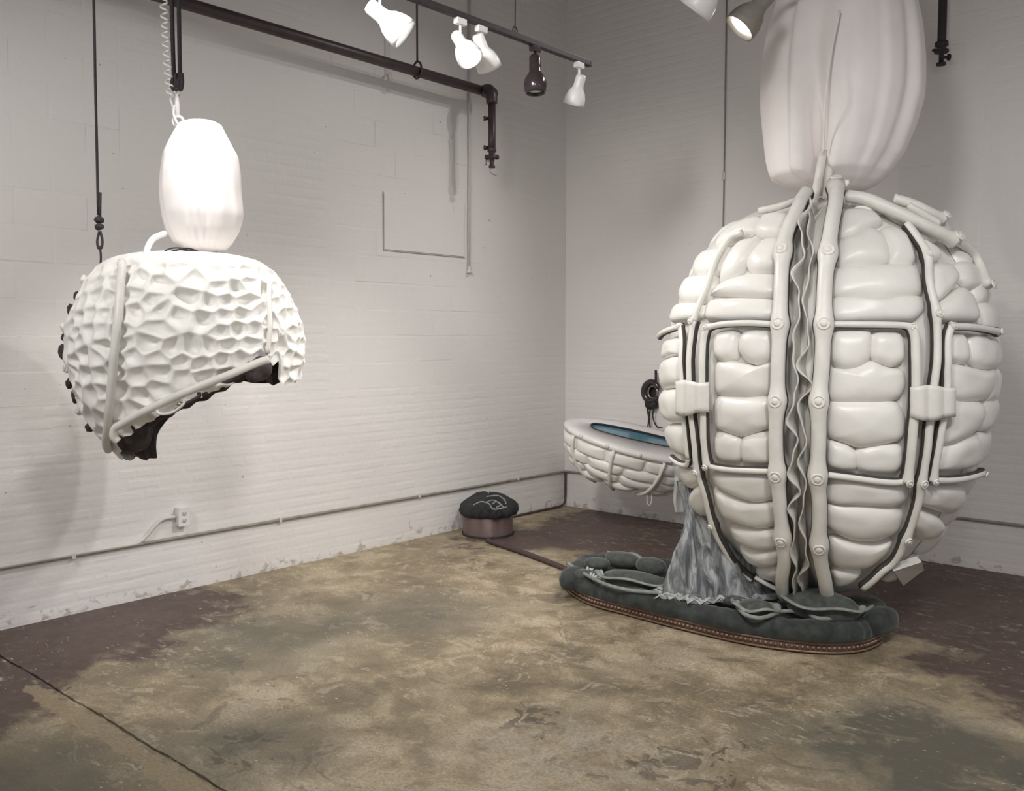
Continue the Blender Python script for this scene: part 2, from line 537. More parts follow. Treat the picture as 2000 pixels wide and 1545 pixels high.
def lay(wall, to_world, rotz, smax, zmax, openings, most=300):
    org = ORIGIN[wall]
    bricks, blocks = [], []
    row, z = 0, 0.0
    while z < zmax:
        zc = z + 0.0338
        spans = [(0.0, smax)]
        for (a, b, z0, z1) in openings:
            if z0 <= zc <= z1:
                new = []
                for s0, s1 in spans:
                    if b <= s0 or a >= s1: new.append((s0, s1)); continue
                    if a > s0: new.append((s0, a))
                    if b < s1: new.append((b, s1))
                spans = new
        header = (row % 6 == 5)
        for s0, s1 in spans:
            L = 0.1066 if header else 0.2133
            s = -L + (L / 2 if row % 2 else 0) 
            while s < s1:
                a, b = max(s, s0), min(s + L, s1)
                if b - a > 0.04: bricks.append((round((a + b) / 2, 4), zc, round(b - a - 0.004, 3), 0.0585))
                s += L
        z += 0.0677; row += 1
    for (a, b, z0, z1) in openings:
        z, row = z0 + 0.1, 0
        while z < z1:
            s = a - (0.2 if row % 2 else 0.0)
            while s < b:
                p, q = max(s, a), min(s + 0.4, b)
                if q - p > 0.05: blocks.append((round((p + q) / 2, 4), z, round(q - p - 0.01, 3), 0.19))
                s += 0.4
            z += 0.2; row += 1

    def seen(p):
        d = p - CAM; k = d @ fwd
        if k < 0.5: return 0
        x, y = 1000 + FOC * (d @ rgt) / k, 772.5 - FOC * (d @ upv) / k
        return 1 / k if -20 < x < 2010 and -20 < y < 1560 else 0

    def put(kind, s, z, l, h, t, ins):
        o = bpy.data.objects.new(kind, piece_mesh(kind, l, h, t, ins))
        scene.collection.objects.link(o)
        o.parent = wall
        o.location = to_world(s, z, 0.0) - org
        o.scale = (1, random.uniform(0.25, 1.0), 1)
        o.rotation_euler = (random.gauss(0, 0.007), random.gauss(0, 0.009), rotz + random.gauss(0, 0.003))

    for s, z, l, h in blocks: put('block', s, z, l, h, 0.0014, 0.005)
    order = sorted(bricks, key=lambda b: -seen(to_world(b[0], b[1], 0.0)))
    for s, z, l, h in order[:most]: put('brick', s, z, l, h, 0.0017, 0.014)
    V, F = [], []
    for s, z, l, h in order[most:]:
        t = 0.0005 + random.random() * 0.0012; ins = 0.014; n = len(V)
        dz = random.gauss(0, 0.002)
        for (q, w, d) in ((-1, -1, 0), (1, -1, 0), (1, 1, 0), (-1, 1, 0)): V.append(to_world(s + q * l / 2, z + w * h / 2 + dz * q, d))
        for (q, w, d) in ((-1, -1, t), (1, -1, t), (1, 1, t), (-1, 1, t)): V.append(to_world(s + q * (l / 2 - ins), z + w * (h / 2 - ins) + dz * q, d))
        F += [(n + 4, n + 5, n + 6, n + 7)] + [(n + i, n + (i + 1) % 4, n + 4 + (i + 1) % 4, n + 4 + i) for i in range(4)]
    o = mesh_obj('brickwork', (V, F), M['wall'], wall, False)
    o['kind'] = 'stuff'


lay(wall_left, lambda s, z, d: np.array([d, -s, z]), math.radians(90), 6.4, 4.95, [(0.91, 2.75, 1.215, 4.2), (4.25, 6.1, 1.215, 4.2)])
lay(wall_back, lambda s, z, d: np.array([s, -d, z]), 0.0, 5.0, 4.95, [(1.646, 3.587, 1.215, 4.2)])

# blanked-off hatch in the left wall
t = thing('access_panel', on_x(827, 505, 0.004), 'white painted square hatch panel set flush in the block infill', 'panel')
tp, bp = on_x(747, 357, 0.0), on_x(907, 511, 0.0)
y0, y1, z0, z1 = tp[1], bp[1], bp[2] + 0.03, tp[2] - 0.06
mesh_obj('panel_sheet', box((0.006, (y0 + y1) / 2, (z0 + z1) / 2), (0.006, y1 - y0 - 0.02, z1 - z0 - 0.02), 0.002), M['wall'], t, False)
for a, b in (((y0, z0), (y1, z0)), ((y0, z0), (y0, z1))):
    mesh_obj('joint', tube([(0.005, a[0], a[1]), (0.005, b[0], b[1])], 0.0022, 6), M['seam'], t, False)

# ------------------------------------------------------------------ wall services
def on_wall(pts, r=0.012, wall='x'):
    return [(on_x(x, y, r) if wall == 'x' else on_y(x, y, -r)) for x, y in pts]


t = thing('wall_conduit', (0.02, -5.0, 0.33), 'thin grey conduit running low along both white walls', 'conduit')
zc = 0.345
p = [(0.014, -6.6, zc), (0.014, -4.0, zc), (0.014, -2.0, zc - 0.006), (0.014, -0.10, zc - 0.012), (0.03, -0.03, zc - 0.012), (0.10, -0.014, zc - 0.012), (1.0, -0.014, zc - 0.006), (4.2, -0.014, zc)]
mesh_obj('pipe_run', tube(catmull(p, 8), 0.0105, 8), M['conduitgrey'], t)
for y in (-4.6, -3.2, -1.9, -0.7):
    mesh_obj('clip', box((0.014, y, zc), (0.03, 0.02, 0.034), 0.003), M['conduit'], t, False)
t = thing('corner_cable', (0.03, -0.03, 0), 'dark cable dropping in the room corner and running along the wall foot', 'cable')
dp = on_z(1012, 1004, 0.012)
p = [(0.035, -0.035, 0.33), (0.034, -0.034, 0.2), (0.034, -0.04, 0.08), (0.045, -0.10, 0.022), (0.03, -0.35, 0.012), (0.03, -0.75, 0.012), (0.04, -1.02, 0.012), (0.08, -1.16, 0.012)]
mesh_obj('cable', tube(catmull(p, 8), 0.011, 8), M['hose'], t)

ow = on_x(355, 1008, 0.02)
t = thing('wall_outlet', (0, ow[1], ow[2]), 'white surface-mounted power outlet fed by a bent raceway', 'outlet')
mesh_obj('box', box((0.024, ow[1], ow[2]), (0.044, 0.072, 0.116), 0.005), M['white'], t, False)
fp = mesh_obj('face_plate', box((0.048, ow[1], ow[2]), (0.006, 0.076, 0.12), 0.002), M['white'], t, False)
for dz in (0.022, -0.022):
    mesh_obj('socket', lathe((0.050, ow[1], ow[2] + dz), (1, 0, 0), [(0, 0.017), (0.003, 0.016), (0.003, 0)], 16), M['conduit'], fp)
    for dy in (-0.006, 0.006):
        mesh_obj('slot', box((0.0535, ow[1] + dy, ow[2] + dz + 0.003), (0.001, 0.002, 0.008)), M['black'], fp, False)
p = on_wall([(338, 1010), (318, 1014), (302, 1028), (285, 1048), (270, 1060), (255, 1064)], 0.014)
q = [(0.014, p[-1][1] - 0.2, p[-1][2] + 0.002), (0.014, -5.2, p[-1][2] + 0.002), (0.014, -6.6, p[-1][2])]
p = [(0.014, ow[1] - 0.03, ow[2])] + [np.array([0.014, v[1], v[2]]) for v in p] + [np.array(v) for v in q]
mesh_obj('raceway', tube(catmull(p, 6), 0.012, 8), M['conduit'], t)

e0 = on_x(917, 531, 0.02)
t = thing('riser_conduit', (0.02, e0[1], e0[2]), 'slim white vertical conduit ending in a bell beside the hatch', 'conduit')
mesh_obj('pipe_run', tube([(0.014, e0[1] + 0.02, 4.98), (0.014, e0[1] + 0.01, 3.2), (0.014, e0[1], e0[2])], 0.010, 8), M['conduit'], t)
mesh_obj('bell', lathe((0.018, e0[1], e0[2] + 0.05), (0, 0, -1), [(0, 0.011), (0.03, 0.014), (0.05, 0.024), (0.062, 0.022), (0.06, 0)], 14), M['conduit'], t)
c0, c1 = on_y(1424, 0, 0), on_y(1420, 300, 0)
t = thing('wall_cable', (c0[0], -0.01, 1.2), 'thin dark cable running down the back wall behind the egg', 'cable')
mesh_obj('cable', tube([(1.646, -0.008, 4.98), (1.646, -0.008, 3.0), (1.64, -0.008, 1.6), (1.64, -0.008, 0.36)], 0.006, 6), M['conduitgrey'], t)
mesh_obj('junction', box((1.646, -0.012, 2.92), (0.03, 0.02, 0.06), 0.004), M['conduit'], t, False)
jb = on_y(1161, 928, -0.03)
t = thing('junction_box', (jb[0], 0, jb[2]), 'small white junction box on the conduit left of the basin', 'box')
mesh_obj('box', box((jb[0], -0.026, jb[2]), (0.075, 0.05, 0.055), 0.005), M['white'], t, False)
mesh_obj('cover', box((jb[0], -0.053, jb[2]), (0.07, 0.004, 0.05), 0.001), M['white'], t, False)

# ------------------------------------------------------------------ overhead pipe on the left wall
PX = 0.2
PZ = float(on_x(350, 0, PX)[2] + on_x(960, 185, PX)[2]) / 2
t = thing('overhead_pipe', (PX, -1.4, 2.9), 'dark iron pipe crossing above the hatch and dropping to a valve', 'pipe')
mesh_obj('pipe_run', tube([(PX, -6.6, PZ), (PX, -3, PZ), (PX, float(on_x(955, 185, PX)[1]), PZ)], 0.038, 14), M['pipe'], t)
ey = float(on_x(955, 185, PX)[1])
mesh_obj('end_cap', lathe((PX, ey - 0.05, PZ), (0, 1, 0), [(0, 0.046), (0.05, 0.05), (0.10, 0.05), (0.115, 0.04), (0.118, 0)], 18), M['pipe'], t)
dpx = on_x(938, 250, PX + 0.10)
ybend = ey - 0.07
el = catmull([(PX, ybend, PZ), (PX + 0.07, ybend - 0.01, PZ - 0.005), (PX + 0.11, ybend - 0.02, PZ - 0.05), (PX + 0.115, ybend - 0.02, PZ - 0.12)], 6)
mesh_obj('elbow', tube(el, 0.046, 14), M['pipe'], t)
dx, dy = PX + 0.115, ybend - 0.02
zb = on_x(936, 320, dx)[2]
mesh_obj('drop_pipe', tube([(dx, dy, PZ - 0.1), (dx, dy, PZ - 0.4), (dx, dy, zb + 0.12)], 0.030, 14), M['pipe'], t)
for z in (PZ - 0.24, PZ - 0.47):
    mesh_obj('bolt', lathe((dx, dy, z), (-rgt[0], -rgt[1], 0), [(0, 0.014), (0.05, 0.014), (0.05, 0.02), (0.066, 0.02), (0.068, 0)], 10), M['pipe'], t)
v = mesh_obj('valve', lathe((dx, dy, zb + 0.14), (0, 0, -1), [(0, 0.034), (0.025, 0.037), (0.03, 0.026), (0.05, 0.026), (0.056, 0.04), (0.078, 0.04), (0.085, 0.02), (0.13, 0.018), (0.135, 0.026), (0.15, 0.026), (0.152, 0)], 16), M['pipe'], t)
for s in (-1, 1):
    mesh_obj('lug', lathe((dx, dy, zb + 0.073), (s * rgt[0], s * rgt[1], 0), [(0.02, 0.018), (0.05, 0.02), (0.058, 0.012), (0.058, 0)], 10), M['pipe'], v)
mesh_obj('tap_lever', tube(catmull([(dx, dy, zb + 0.04), np.array([dx, dy, zb + 0.045]) - rgt * 0.045, np.array([dx, dy, zb + 0.01]) - rgt * 0.05], 4), 0.008, 8), M['brass'], v)
mesh_obj('wire', tube(catmull([(dx, dy, zb), np.array([dx, dy, zb - 0.03]) - rgt * 0.02, np.array([dx, dy, zb - 0.06]) + rgt * 0.005, np.array([dx, dy, zb - 0.075]) + rgt * 0.04], 5), 0.0035, 6), M['brass'], v)
hy = on_x(815, 130, PX)[1]
r = mesh_obj('hanger_rod', tube([(PX, hy, 5.0), (PX, hy, PZ + 0.08)], 0.0075, 8), M['pipe'], t)
th = np.linspace(0, 2 * math.pi, 20, endpoint=False)
mesh_obj('hanger_ring', tube(np.stack([PX + 0.046 * np.cos(th), np.full(20, hy), PZ + 0.012 + 0.062 * np.sin(th)], 1), 0.008, 8, True), M['pipe'], t)

# valve pipe at the right edge
ZV = at(1838, 128, 6.2)
t = thing('valve_pipe', ZV, 'black vertical pipe with a clamp and knob, right of the egg', 'pipe')
mesh_obj('pipe_run', tube([(ZV[0], ZV[1], 5.0), (ZV[0], ZV[1], 3.6), (ZV[0], ZV[1], ZV[2] + 0.13)], 0.028, 14), M['black'], t)
cl = mesh_obj('clamp', lathe((ZV[0], ZV[1], ZV[2] + 0.16), (0, 0, -1), [(0, 0.03), (0.004, 0.042), (0.03, 0.044), (0.035, 0.03), (0.055, 0.03), (0.06, 0.046), (0.075, 0.046), (0.08, 0.016), (0.14, 0.016), (0.142, 0.03), (0.158, 0.032), (0.16, 0)], 16), M['black'], t)
mesh_obj('collar', lathe((ZV[0], ZV[1], ZV[2] + 0.11), (0, 0, -1), [(0, 0.03), (0.004, 0.044), (0.02, 0.044), (0.024, 0.03)], 16), M['brass'], cl)
kz = ZV[2] + 0.055
mesh_obj('knob', [lathe((ZV[0], ZV[1], kz), (rgt[0], rgt[1], 0), [(0, 0.009), (0.045, 0.009), (0.045, 0.022), (0.058, 0.022), (0.06, 0)], 12)], M['black'], cl)
mesh_obj('wing', lathe((ZV[0], ZV[1], ZV[2] + 0.10), (-rgt[0], -rgt[1], 0), [(0.02, 0.01), (0.05, 0.012), (0.062, 0.008), (0.062, 0)], 10), M['black'], cl)

# ------------------------------------------------------------------ lighting rails and lamps
def rail(x, ya, yb, z, label):
    t = thing('lighting_rail', (x, yb, z), label, 'lighting rail', 'black lighting rails')
    mesh_obj('channel', box((x, (ya + yb) / 2, z), (0.036, yb - ya, 0.034), 0.004), M['black'], t, False)
    mesh_obj('end_cap', box((x, yb, z), (0.04, 0.02, 0.038), 0.004), M['black'], t, False)
    return t


RX, RZ = 1.77, 3.353
rl = rail(RX, -6.6, -2.02, RZ, 'black lighting rail carrying five lamps, hung above the middle of the room')


def rail_y(px, X=RX, Z=RZ):
    ys = np.linspace(-6.5, 0, 4000)
    P = np.stack([np.full_like(ys, X), ys, np.full_like(ys, Z)], 1) - CAM
    k = P @ fwd
    return ys[np.argmin(np.abs(1000 + FOC * (P @ rgt) / k - px) + (k < 0.3) * 1e6)]


wy = rail_y(1006)
mesh_obj('hanger_wire', tube([(RX, wy, RZ + 0.015), (RX, wy, RZ + 0.05), (RX + 0.01, wy, 4.2), (RX + 0.01, wy, 5.0)], 0.004, 6), M['black'], rl)
th = np.linspace(0, 2 * math.pi, 14, endpoint=False)
mesh_obj('hanger_loop', tube(np.stack([np.full(14, RX), wy + 0.02 * np.cos(th), RZ + 0.03 + 0.025 * np.sin(th)], 1), 0.004, 6, True), M['black'], rl)


def lamp(X, y, Z, aim, label, mat, lit, drop=0.15, size=1.0, watts=0, cone=60, shape='par', blend=0.7):
    t = thing('track_lamp', (X, y, Z), label, 'lamp', 'lamps on the rails')
    mesh_obj('adapter', box((X, y, Z - 0.032), (0.034, 0.075, 0.036), 0.005), mat, t, False)
    mesh_obj('stem', tube([(X, y, Z - 0.04), (X, y, Z - drop)], 0.0075, 8), mat, t)
    mesh_obj('knuckle', lathe((X - 0.018, y, Z - drop), (1, 0, 0), [(0, 0), (0, 0.016), (0.036, 0.016), (0.036, 0)], 12), mat, t)
    a = np.asarray(aim, float); a /= np.linalg.norm(a)
    o = np.array([X, y, Z - drop]) - a * 0.05 * size
    if shape == 'par':
        pr = [(-0.012, 0), (-0.012, 0.028), (0, 0.034), (0.055, 0.034), (0.075, 0.038), (0.10, 0.055), (0.135, 0.068), (0.165, 0.072), (0.185, 0.071), (0.185, 0.066), (0.15, 0.062), (0.10, 0.040)]
    else:
        pr = [(-0.012, 0), (-0.012, 0.026), (0, 0.034), (0.06, 0.036), (0.085, 0.036), (0.10, 0.046), (0.13, 0.064), (0.165, 0.071), (0.20, 0.066), (0.215, 0.058), (0.213, 0.053), (0.17, 0.06), (0.10, 0.04)]
    pr = [(d * size, r * size) for d, r in pr]
    sh = mesh_obj('shade', lathe(o, a, pr, 28), mat, t)
    zl = 0.172 * size if shape == 'par' else 0.195 * size
    mesh_obj('bulb', lathe(o, a, [(zl - 0.05, 0.052 * size), (zl - 0.02, 0.058 * size), (zl, 0.05 * size), (zl + 0.008, 0.025 * size), (zl + 0.01, 0)], 24),
             M['glow'] if lit else M['dimglass'], sh)
    if watts:
        p = o + a * (zl + 0.03)
        l = spot('lamp_light', p, p + a, watts, cone, blend, 0.045)
    return t


down = np.array([0, 0, -1.0])
EGG_AIM = np.array([3.3, -2.1, 1.5])
y1 = rail_y(742)
lamp(RX, y1, RZ, EGG_AIM - np.array([RX, y1, RZ - 0.1]), 'lit white lamp nearest the overhead pipe, leftmost on the long rail', M['white'], True, 0.14, 1.15, 60, 75)
y2 = rail_y(899)
lamp(RX, y2, RZ, np.array([3.6, -2.3, 0.9]) - np.array([RX, y2, RZ - 0.1]) + np.array([0, -1.0, 0]), 'lit white lamp hung close beside an unlit white lamp', M['white'], True, 0.14, 1.0, 50, 75)
y3 = rail_y(940)
lamp(RX, y3, RZ, rgt * 0.35 + down * 0.8 + fwd * 0.5, 'unlit white lamp between the lit lamp and the black one', M['white'], False, 0.12, 1.0)
y4 = rail_y(1045)
lamp(RX, y4, RZ, down + rgt * 0.02 - fwd * 0.05, 'gloss black bell-shaped lamp on the rail', M['glossblack'], False, 0.13, 1.0, shape='bell')
y5 = rail_y(1131)
lamp(RX, y5, RZ, down * 1.0 - rgt * 0.28 + fwd * 0.35, 'small white unlit lamp at the far end of the rail', M['white'], False, 0.15, 0.95)
rl2 = rail(3.2, -6.6, -2.2, 3.42, 'black lighting rail above the large egg, beyond the top edge')
mesh_obj('hanger_wire', tube([(3.2, -4.4, 3.43), (3.2, -4.4, 5.0)], 0.004, 6), M['black'], rl2)
ya = rail_y(1486, 3.2, 3.22)
lamp(3.2, ya, 3.42, np.array([0.9, -4.2, 1.4]) - np.array([3.2, ya, 3.25]) - fwd * 0.3 + down * 1.4, 'lit can lamp next to the cloth bag above the egg', M['conduitgrey'], True, 0.16, 1.2, 130, 70)
yb = rail_y(1398, 3.2, 3.22)
lamp(3.2, yb, 3.42, np.array([0.3, -3.0, 1.0]) - np.array([3.2, yb, 3.25]) + down * 0.8 - fwd * 0.4, 'lit lamp cut off by the top of the picture, left of the bagged hoist', M['white'], True, 0.17, 1.2, 130, 70)

# ------------------------------------------------------------------ egg sculpture
ED = 5.12
EC = at(1602, 775, ED)[:2]
ECz = lambda y: at(1618, y, ED)[2]
to_cam = CAM[:2] - EC; to_cam /= np.linalg.norm(to_cam)
side = np.array([-to_cam[1], to_cam[0]])
if side @ rgt[:2] < 0: side = -side
tab = [(378, 0), (383, 60), (392, 110), (408, 162), (440, 222), (480, 257), (520, 283), (570, 308), (620, 326), (700, 335), (780, 333), (840, 323), (880, 313), (930, 294), (980, 270), (1030, 240), (1080, 200), (1120, 156), (1150, 108), (1166, 64), (1176, 0)]
EZ, ER = smooth_table([ECz(y) for y, h in tab], [max(0.0, h / FOC * ED * 0.945 - (0.032 if h > 100 else 0.032 * h / 100)) for y, h in tab], 500, 11)
EdR = np.gradient(ER, EZ)
ZLO, ZHI = EZ[0], EZ[-1]


def egg(th, z, off=0.0):
    th, z, off = np.broadcast_arrays(np.asarray(th, float), np.asarray(z, float), np.asarray(off, float))
    z = np.clip(z, ZLO, ZHI)
    R = np.maximum(np.interp(z, EZ, ER), 0.002); d = np.clip(np.interp(z, EZ, EdR), -4, 4)
    q = 1 / np.sqrt(1 + d * d)
    r = R + off * q
    zz = z - off * d * q
    dirx = np.cos(th)[..., None] * to_cam + np.sin(th)[..., None] * side
    return np.concatenate([EC + dirx * r[..., None], zz[..., None]], -1)


def egg_n(th, z):
    a = egg(np.array([th]), np.array([z]), 0.0)[0]; b = egg(np.array([th]), np.array([z]), 0.05)[0]
    n = b - a
    return n / np.linalg.norm(n)


def egg_uv(px, py):
    ts = np.linspace(ED - 1.15, ED + 0.15, 500)
    P = CAM + ray(px, py)[None] * ts[:, None]
    z = np.clip(P[:, 2], ZLO, ZHI)
    rad = np.linalg.norm(P[:, :2] - EC, axis=1) - np.interp(z, EZ, ER) - 0.02
    hit = np.nonzero(rad < 0)[0]
    i = hit[0] if len(hit) else int(np.argmin(rad))
    d = P[i, :2] - EC
    return math.atan2(d @ side, d @ to_cam), z[i]


U = lambda pts: [(1240 + a / 2.6316, 340 + b / 2.6316) for a, b in pts]
Lw = lambda pts: [(1240 + a / 2.6316, 740 + b / 2.6316) for a, b in pts]
uvs = lambda pts: np.array([egg_uv(*p) for p in pts])

egg_t = thing('hanging_egg_sculpture', (EC[0], EC[1], ZLO), 'huge cream padded egg with riveted tube ribs hanging over the green cushion', 'sculpture')
# hollow body
NT_, NZ_ = 144, 90
ths = np.linspace(-math.pi, math.pi, NT_, endpoint=False)
zs = np.interp(np.linspace(0, 1, NZ_), np.linspace(0, 1, len(EZ)), EZ)
seam_th = math.radians(-9.5)
rings = []
for z in zs:
    dth = (ths - seam_th + math.pi) % (2 * math.pi) - math.pi
    rr = max(np.interp(z, EZ, ER), 0.05)
    off = -0.032 - 0.06 * np.exp(-(dth * rr / 0.055) ** 4) * min(1, rr / 0.3)
    rings.append(egg(ths, np.full(NT_, z), off))
body = mesh_obj('body', loft(rings, True, True), M['egg'], egg_t)

PADS_U = [
    [(1060, 180), (1180, 175), (1250, 195), (1290, 240), (1200, 270), (1130, 310), (1058, 310)],
    [(1055, 330), (1130, 312), (1210, 268), (1280, 300), (1315, 370), (1320, 440), (1250, 455), (1150, 465), (1048, 460)],
    [(1275, 275), (1330, 262), (1400, 290), (1440, 370), (1460, 455), (1330, 455), (1322, 380)],
    [(1042, 475), (1200, 470), (1330, 460), (1465, 467), (1485, 560), (1480, 615), (1280, 640), (1150, 625), (1030, 615)],
    [(1025, 630), (1150, 630), (1280, 645), (1400, 625), (1490, 625), (1500, 690), (1440, 752), (1300, 755), (1020, 760)],
    [(1008, 805), (1200, 800), (1225, 830), (1215, 950), (1150, 1000), (1060, 1002), (1008, 950)],
    [(1230, 815), (1370, 815), (1398, 860), (1398, 960), (1330, 992), (1250, 962), (1225, 930)],
    [(1008, 1000), (1100, 1007), (1160, 988), (1230, 965), (1300, 1000), (1390, 1010), (1398, 1090), (1370, 1150), (1250, 1175), (1000, 1175)],
    [(640, 210), (700, 190), (800, 200), (790, 270), (760, 312), (640, 312), (600, 290)],
    [(590, 400), (650, 330), (775, 322), (755, 400), (740, 440), (720, 490), (600, 510), (560, 460)],
    [(480, 400), (530, 335), (620, 325), (590, 400), (558, 460), (490, 530), (420, 560), (430, 480)],
    [(420, 560), (500, 530), (570, 512), (730, 512), (720, 622), (560, 632), (400, 612), (365, 620)],
    [(358, 650), (450, 635), (722, 640), (715, 745), (500, 760), (350, 745), (342, 700)],
    [(410, 810), (515, 800), (512, 940), (450, 970), (395, 940), (390, 850)],
    [(530, 825), (580, 800), (708, 800), (708, 950), (620, 985), (550, 950), (520, 900)],
    [(395, 975), (480, 962), (560, 988), (620, 992), (708, 960), (705, 1115), (600, 1145), (480, 1140), (398, 1130)],
    [(430, 300), (540, 235), (640, 205), (595, 290), (500, 330), (430, 370), (390, 370)],
    [(345, 390), (470, 365), (440, 430), (410, 505), (330, 522), (275, 505), (300, 440)],
    [(250, 525), (340, 522), (400, 525), (380, 580), (340, 650), (225, 660), (205, 620)],
    [(185, 665), (330, 660), (315, 745), (160, 770)],
    [(145, 850), (230, 840), (228, 930), (180, 935), (125, 955), (132, 880)],
    [(125, 965), (190, 938), (228, 950), (228, 1085), (130, 1105), (112, 1030)],
    [(1480, 320), (1580, 385), (1595, 430), (1530, 452), (1490, 400)],
    [(1530, 460), (1640, 455), (1690, 520), (1640, 600), (1560, 665), (1530, 600), (1520, 520)],
    [(1560, 685), (1640, 620), (1700, 575), (1760, 620), (1795, 765), (1600, 752)],
    [(1690, 440), (1770, 470), (1820, 590), (1750, 580), (1700, 530)],
    [(1620, 820), (1720, 820), (1740, 960), (1690, 980), (1620, 950)],
    [(1750, 825), (1830, 835), (1872, 900), (1865, 1000), (1800, 1005), (1745, 950)],
    [(1625, 980), (1700, 985), (1800, 1010), (1866, 1012), (1870, 1080), (1830, 1160), (1650, 1170), (1625, 1080)],
    [(1110, 170), (1200, 165), (1300, 175), (1230, 195), (1180, 180)],
    [(1290, 175), (1400, 185), (1520, 250), (1440, 250), (1370, 225)],
    [(1440, 230), (1540, 270), (1600, 330), (1530, 330), (1450, 275)],
]
PADS_L = [
    [(1000, 125), (1150, 120), (1350, 125), (1392, 200), (1388, 310), (1250, 345), (1160, 355), (1080, 325), (1000, 300)],
    [(998, 325), (1090, 345), (1150, 390), (1150, 470), (1060, 475), (988, 450)],
    [(1152, 372), (1250, 342), (1385, 345), (1388, 440), (1350, 490), (1152, 480)],
    [(988, 505), (1150, 510), (1280, 535), (1400, 545), (1418, 620), (1350, 662), (1150, 652), (988, 645)],
    [(988, 660), (1150, 660), (1330, 667), (1390, 700), (1370, 790), (1250, 840), (1120, 835), (988, 770)],
    [(1005, 825), (1150, 850), (1250, 860), (1335, 840), (1320, 890), (1220, 970), (1100, 985), (1005, 960)],
    [(1012, 990), (1100, 990), (1180, 1000), (1140, 1040), (1050, 1070), (1015, 1060)],
    [(395, 95), (550, 100), (703, 100), (708, 240), (620, 270), (540, 300), (460, 275), (398, 250)],
    [(398, 275), (470, 278), (530, 312), (530, 430), (430, 425), (400, 380)],
    [(532, 312), (610, 287), (708, 287), (708, 435), (620, 440), (535, 430)],
    [(380, 490), (450, 475), (702, 480), (718, 560), (705, 620), (620, 640), (520, 610), (400, 550)],
    [(388, 570), (470, 602), (560, 642), (722, 645), (728, 740), (650, 775), (540, 750), (440, 710), (400, 640)],
    [(468, 762), (560, 778), (700, 788), (738, 800), (738, 870), (650, 885), (560, 860), (490, 820)],
    [(515, 862), (600, 892), (740, 892), (745, 960), (640, 972), (560, 940)],
    [(600, 985), (745, 980), (752, 1050), (680, 1032), (620, 1012)],
    [(112, 60), (240, 60), (242, 200), (200, 232), (140, 200), (118, 130)],
    [(145, 240), (250, 240), (272, 400), (200, 385), (160, 310)],
    [(195, 440), (270, 450), (322, 470), (332, 530), (280, 572), (230, 520)],
    [(280, 572), (340, 540), (372, 680), (325, 725), (285, 640)],
    [(1640, 120), (1800, 120), (1825, 170), (1765, 280), (1600, 352), (1600, 250), (1620, 180)],
    [(1600, 370), (1700, 302), (1795, 290), (1792, 420), (1750, 460), (1560, 480), (1562, 430)],
    [(1480, 600), (1540, 540), (1700, 545), (1710, 620), (1640, 705), (1480, 655)],
    [(1440, 760), (1480, 690), (1560, 705), (1612, 760), (1560, 820), (1480, 830)],
]


def chaikin(P, k=3):
    for _ in range(k):
        Q = np.roll(P, -1, 0)
        P = np.stack([0.81 * P + 0.19 * Q, 0.19 * P + 0.81 * Q], 1).reshape(-1, P.shape[1])
    return P


def pad(uv, H=None, name='pad', grow=1.13, rings_n=10):
    P = chaikin(np.asarray(uv, float), 3)
    c = P.mean(0)
    Rl = max(float(np.interp(c[1], EZ, ER)), 0.15)
    ext = np.array([(P[:, 0].max() - P[:, 0].min()) * Rl, P[:, 1].max() - P[:, 1].min()])
    if H is None: H = min(0.086, 0.042 + 0.12 * min(ext))
    P = c + (P - c) * grow
    s = np.sin(np.linspace(math.pi / 2, 0.06, rings_n))
    ph = rng.uniform(0, 6.28, 4)
    V = []
    for k, q in enumerate(s):
        h = H * (1 - q ** 3.3) ** 0.6 - 0.030
        Q = c + (P - c) * q
        w = 0.006 * np.sin(Q[:, 0] * Rl * 21 + ph[0]) * np.sin(Q[:, 1] * 24 + ph[1]) * (1 - q)
        V.append(egg(Q[:, 0], Q[:, 1], h + w))
    V.append(egg(np.array([c[0]]), np.array([c[1]]), H - 0.030 + 0.006 * math.sin(c[0] * Rl * 21 + ph[0]) * math.sin(c[1] * 24 + ph[1])))
    n = len(P); F = []
    for i in range(rings_n - 1):
        for k in range(n):
            l = (k + 1) % n
            F.append((i * n + k, i * n + l, (i + 1) * n + l, (i + 1) * n + k))
    m = rings_n * n
    for k in range(n): F.append(((rings_n - 1) * n + k, (rings_n - 1) * n + (k + 1) % n, m))
    return mesh_obj(name, (np.vstack(V), F), M['egg'], egg_t)


for P in PADS_U: pad(uvs(U(P)))
for P in PADS_L: pad(uvs(Lw(P)))
# the side turned away: the same padding laid in courses between the ribs
back_seams = [math.radians(a) for a in (60, 90, 122, 154, 190, 228, 268)]
zr = np.linspace(ZLO + 0.16, ZHI - 0.12, 13)
for i in range(len(back_seams) - 1):
    a0, a1 = back_seams[i] + 0.05, back_seams[i + 1] - 0.05
    for j in range(12):
        z0, z1 = zr[j] + 0.006, zr[j + 1] - 0.006
        cuts = [a0, a1] if (i + j) % 3 else [a0, (a0 + a1) / 2 + rng.uniform(-0.06, 0.06), a1]
        for b0, b1 in zip(cuts[:-1], cuts[1:]):
            jz = rng.uniform(-0.02, 0.02, 4)
            pad([(b0, z0 + jz[0]), ((b0 + b1) / 2, z0 + jz[1] * 0.5), (b1, z0 + jz[2]), (b1, z1 + jz[3]), ((b0 + b1) / 2, z1), (b0, z1 + jz[1])], H=0.05, grow=1.14, rings_n=7)


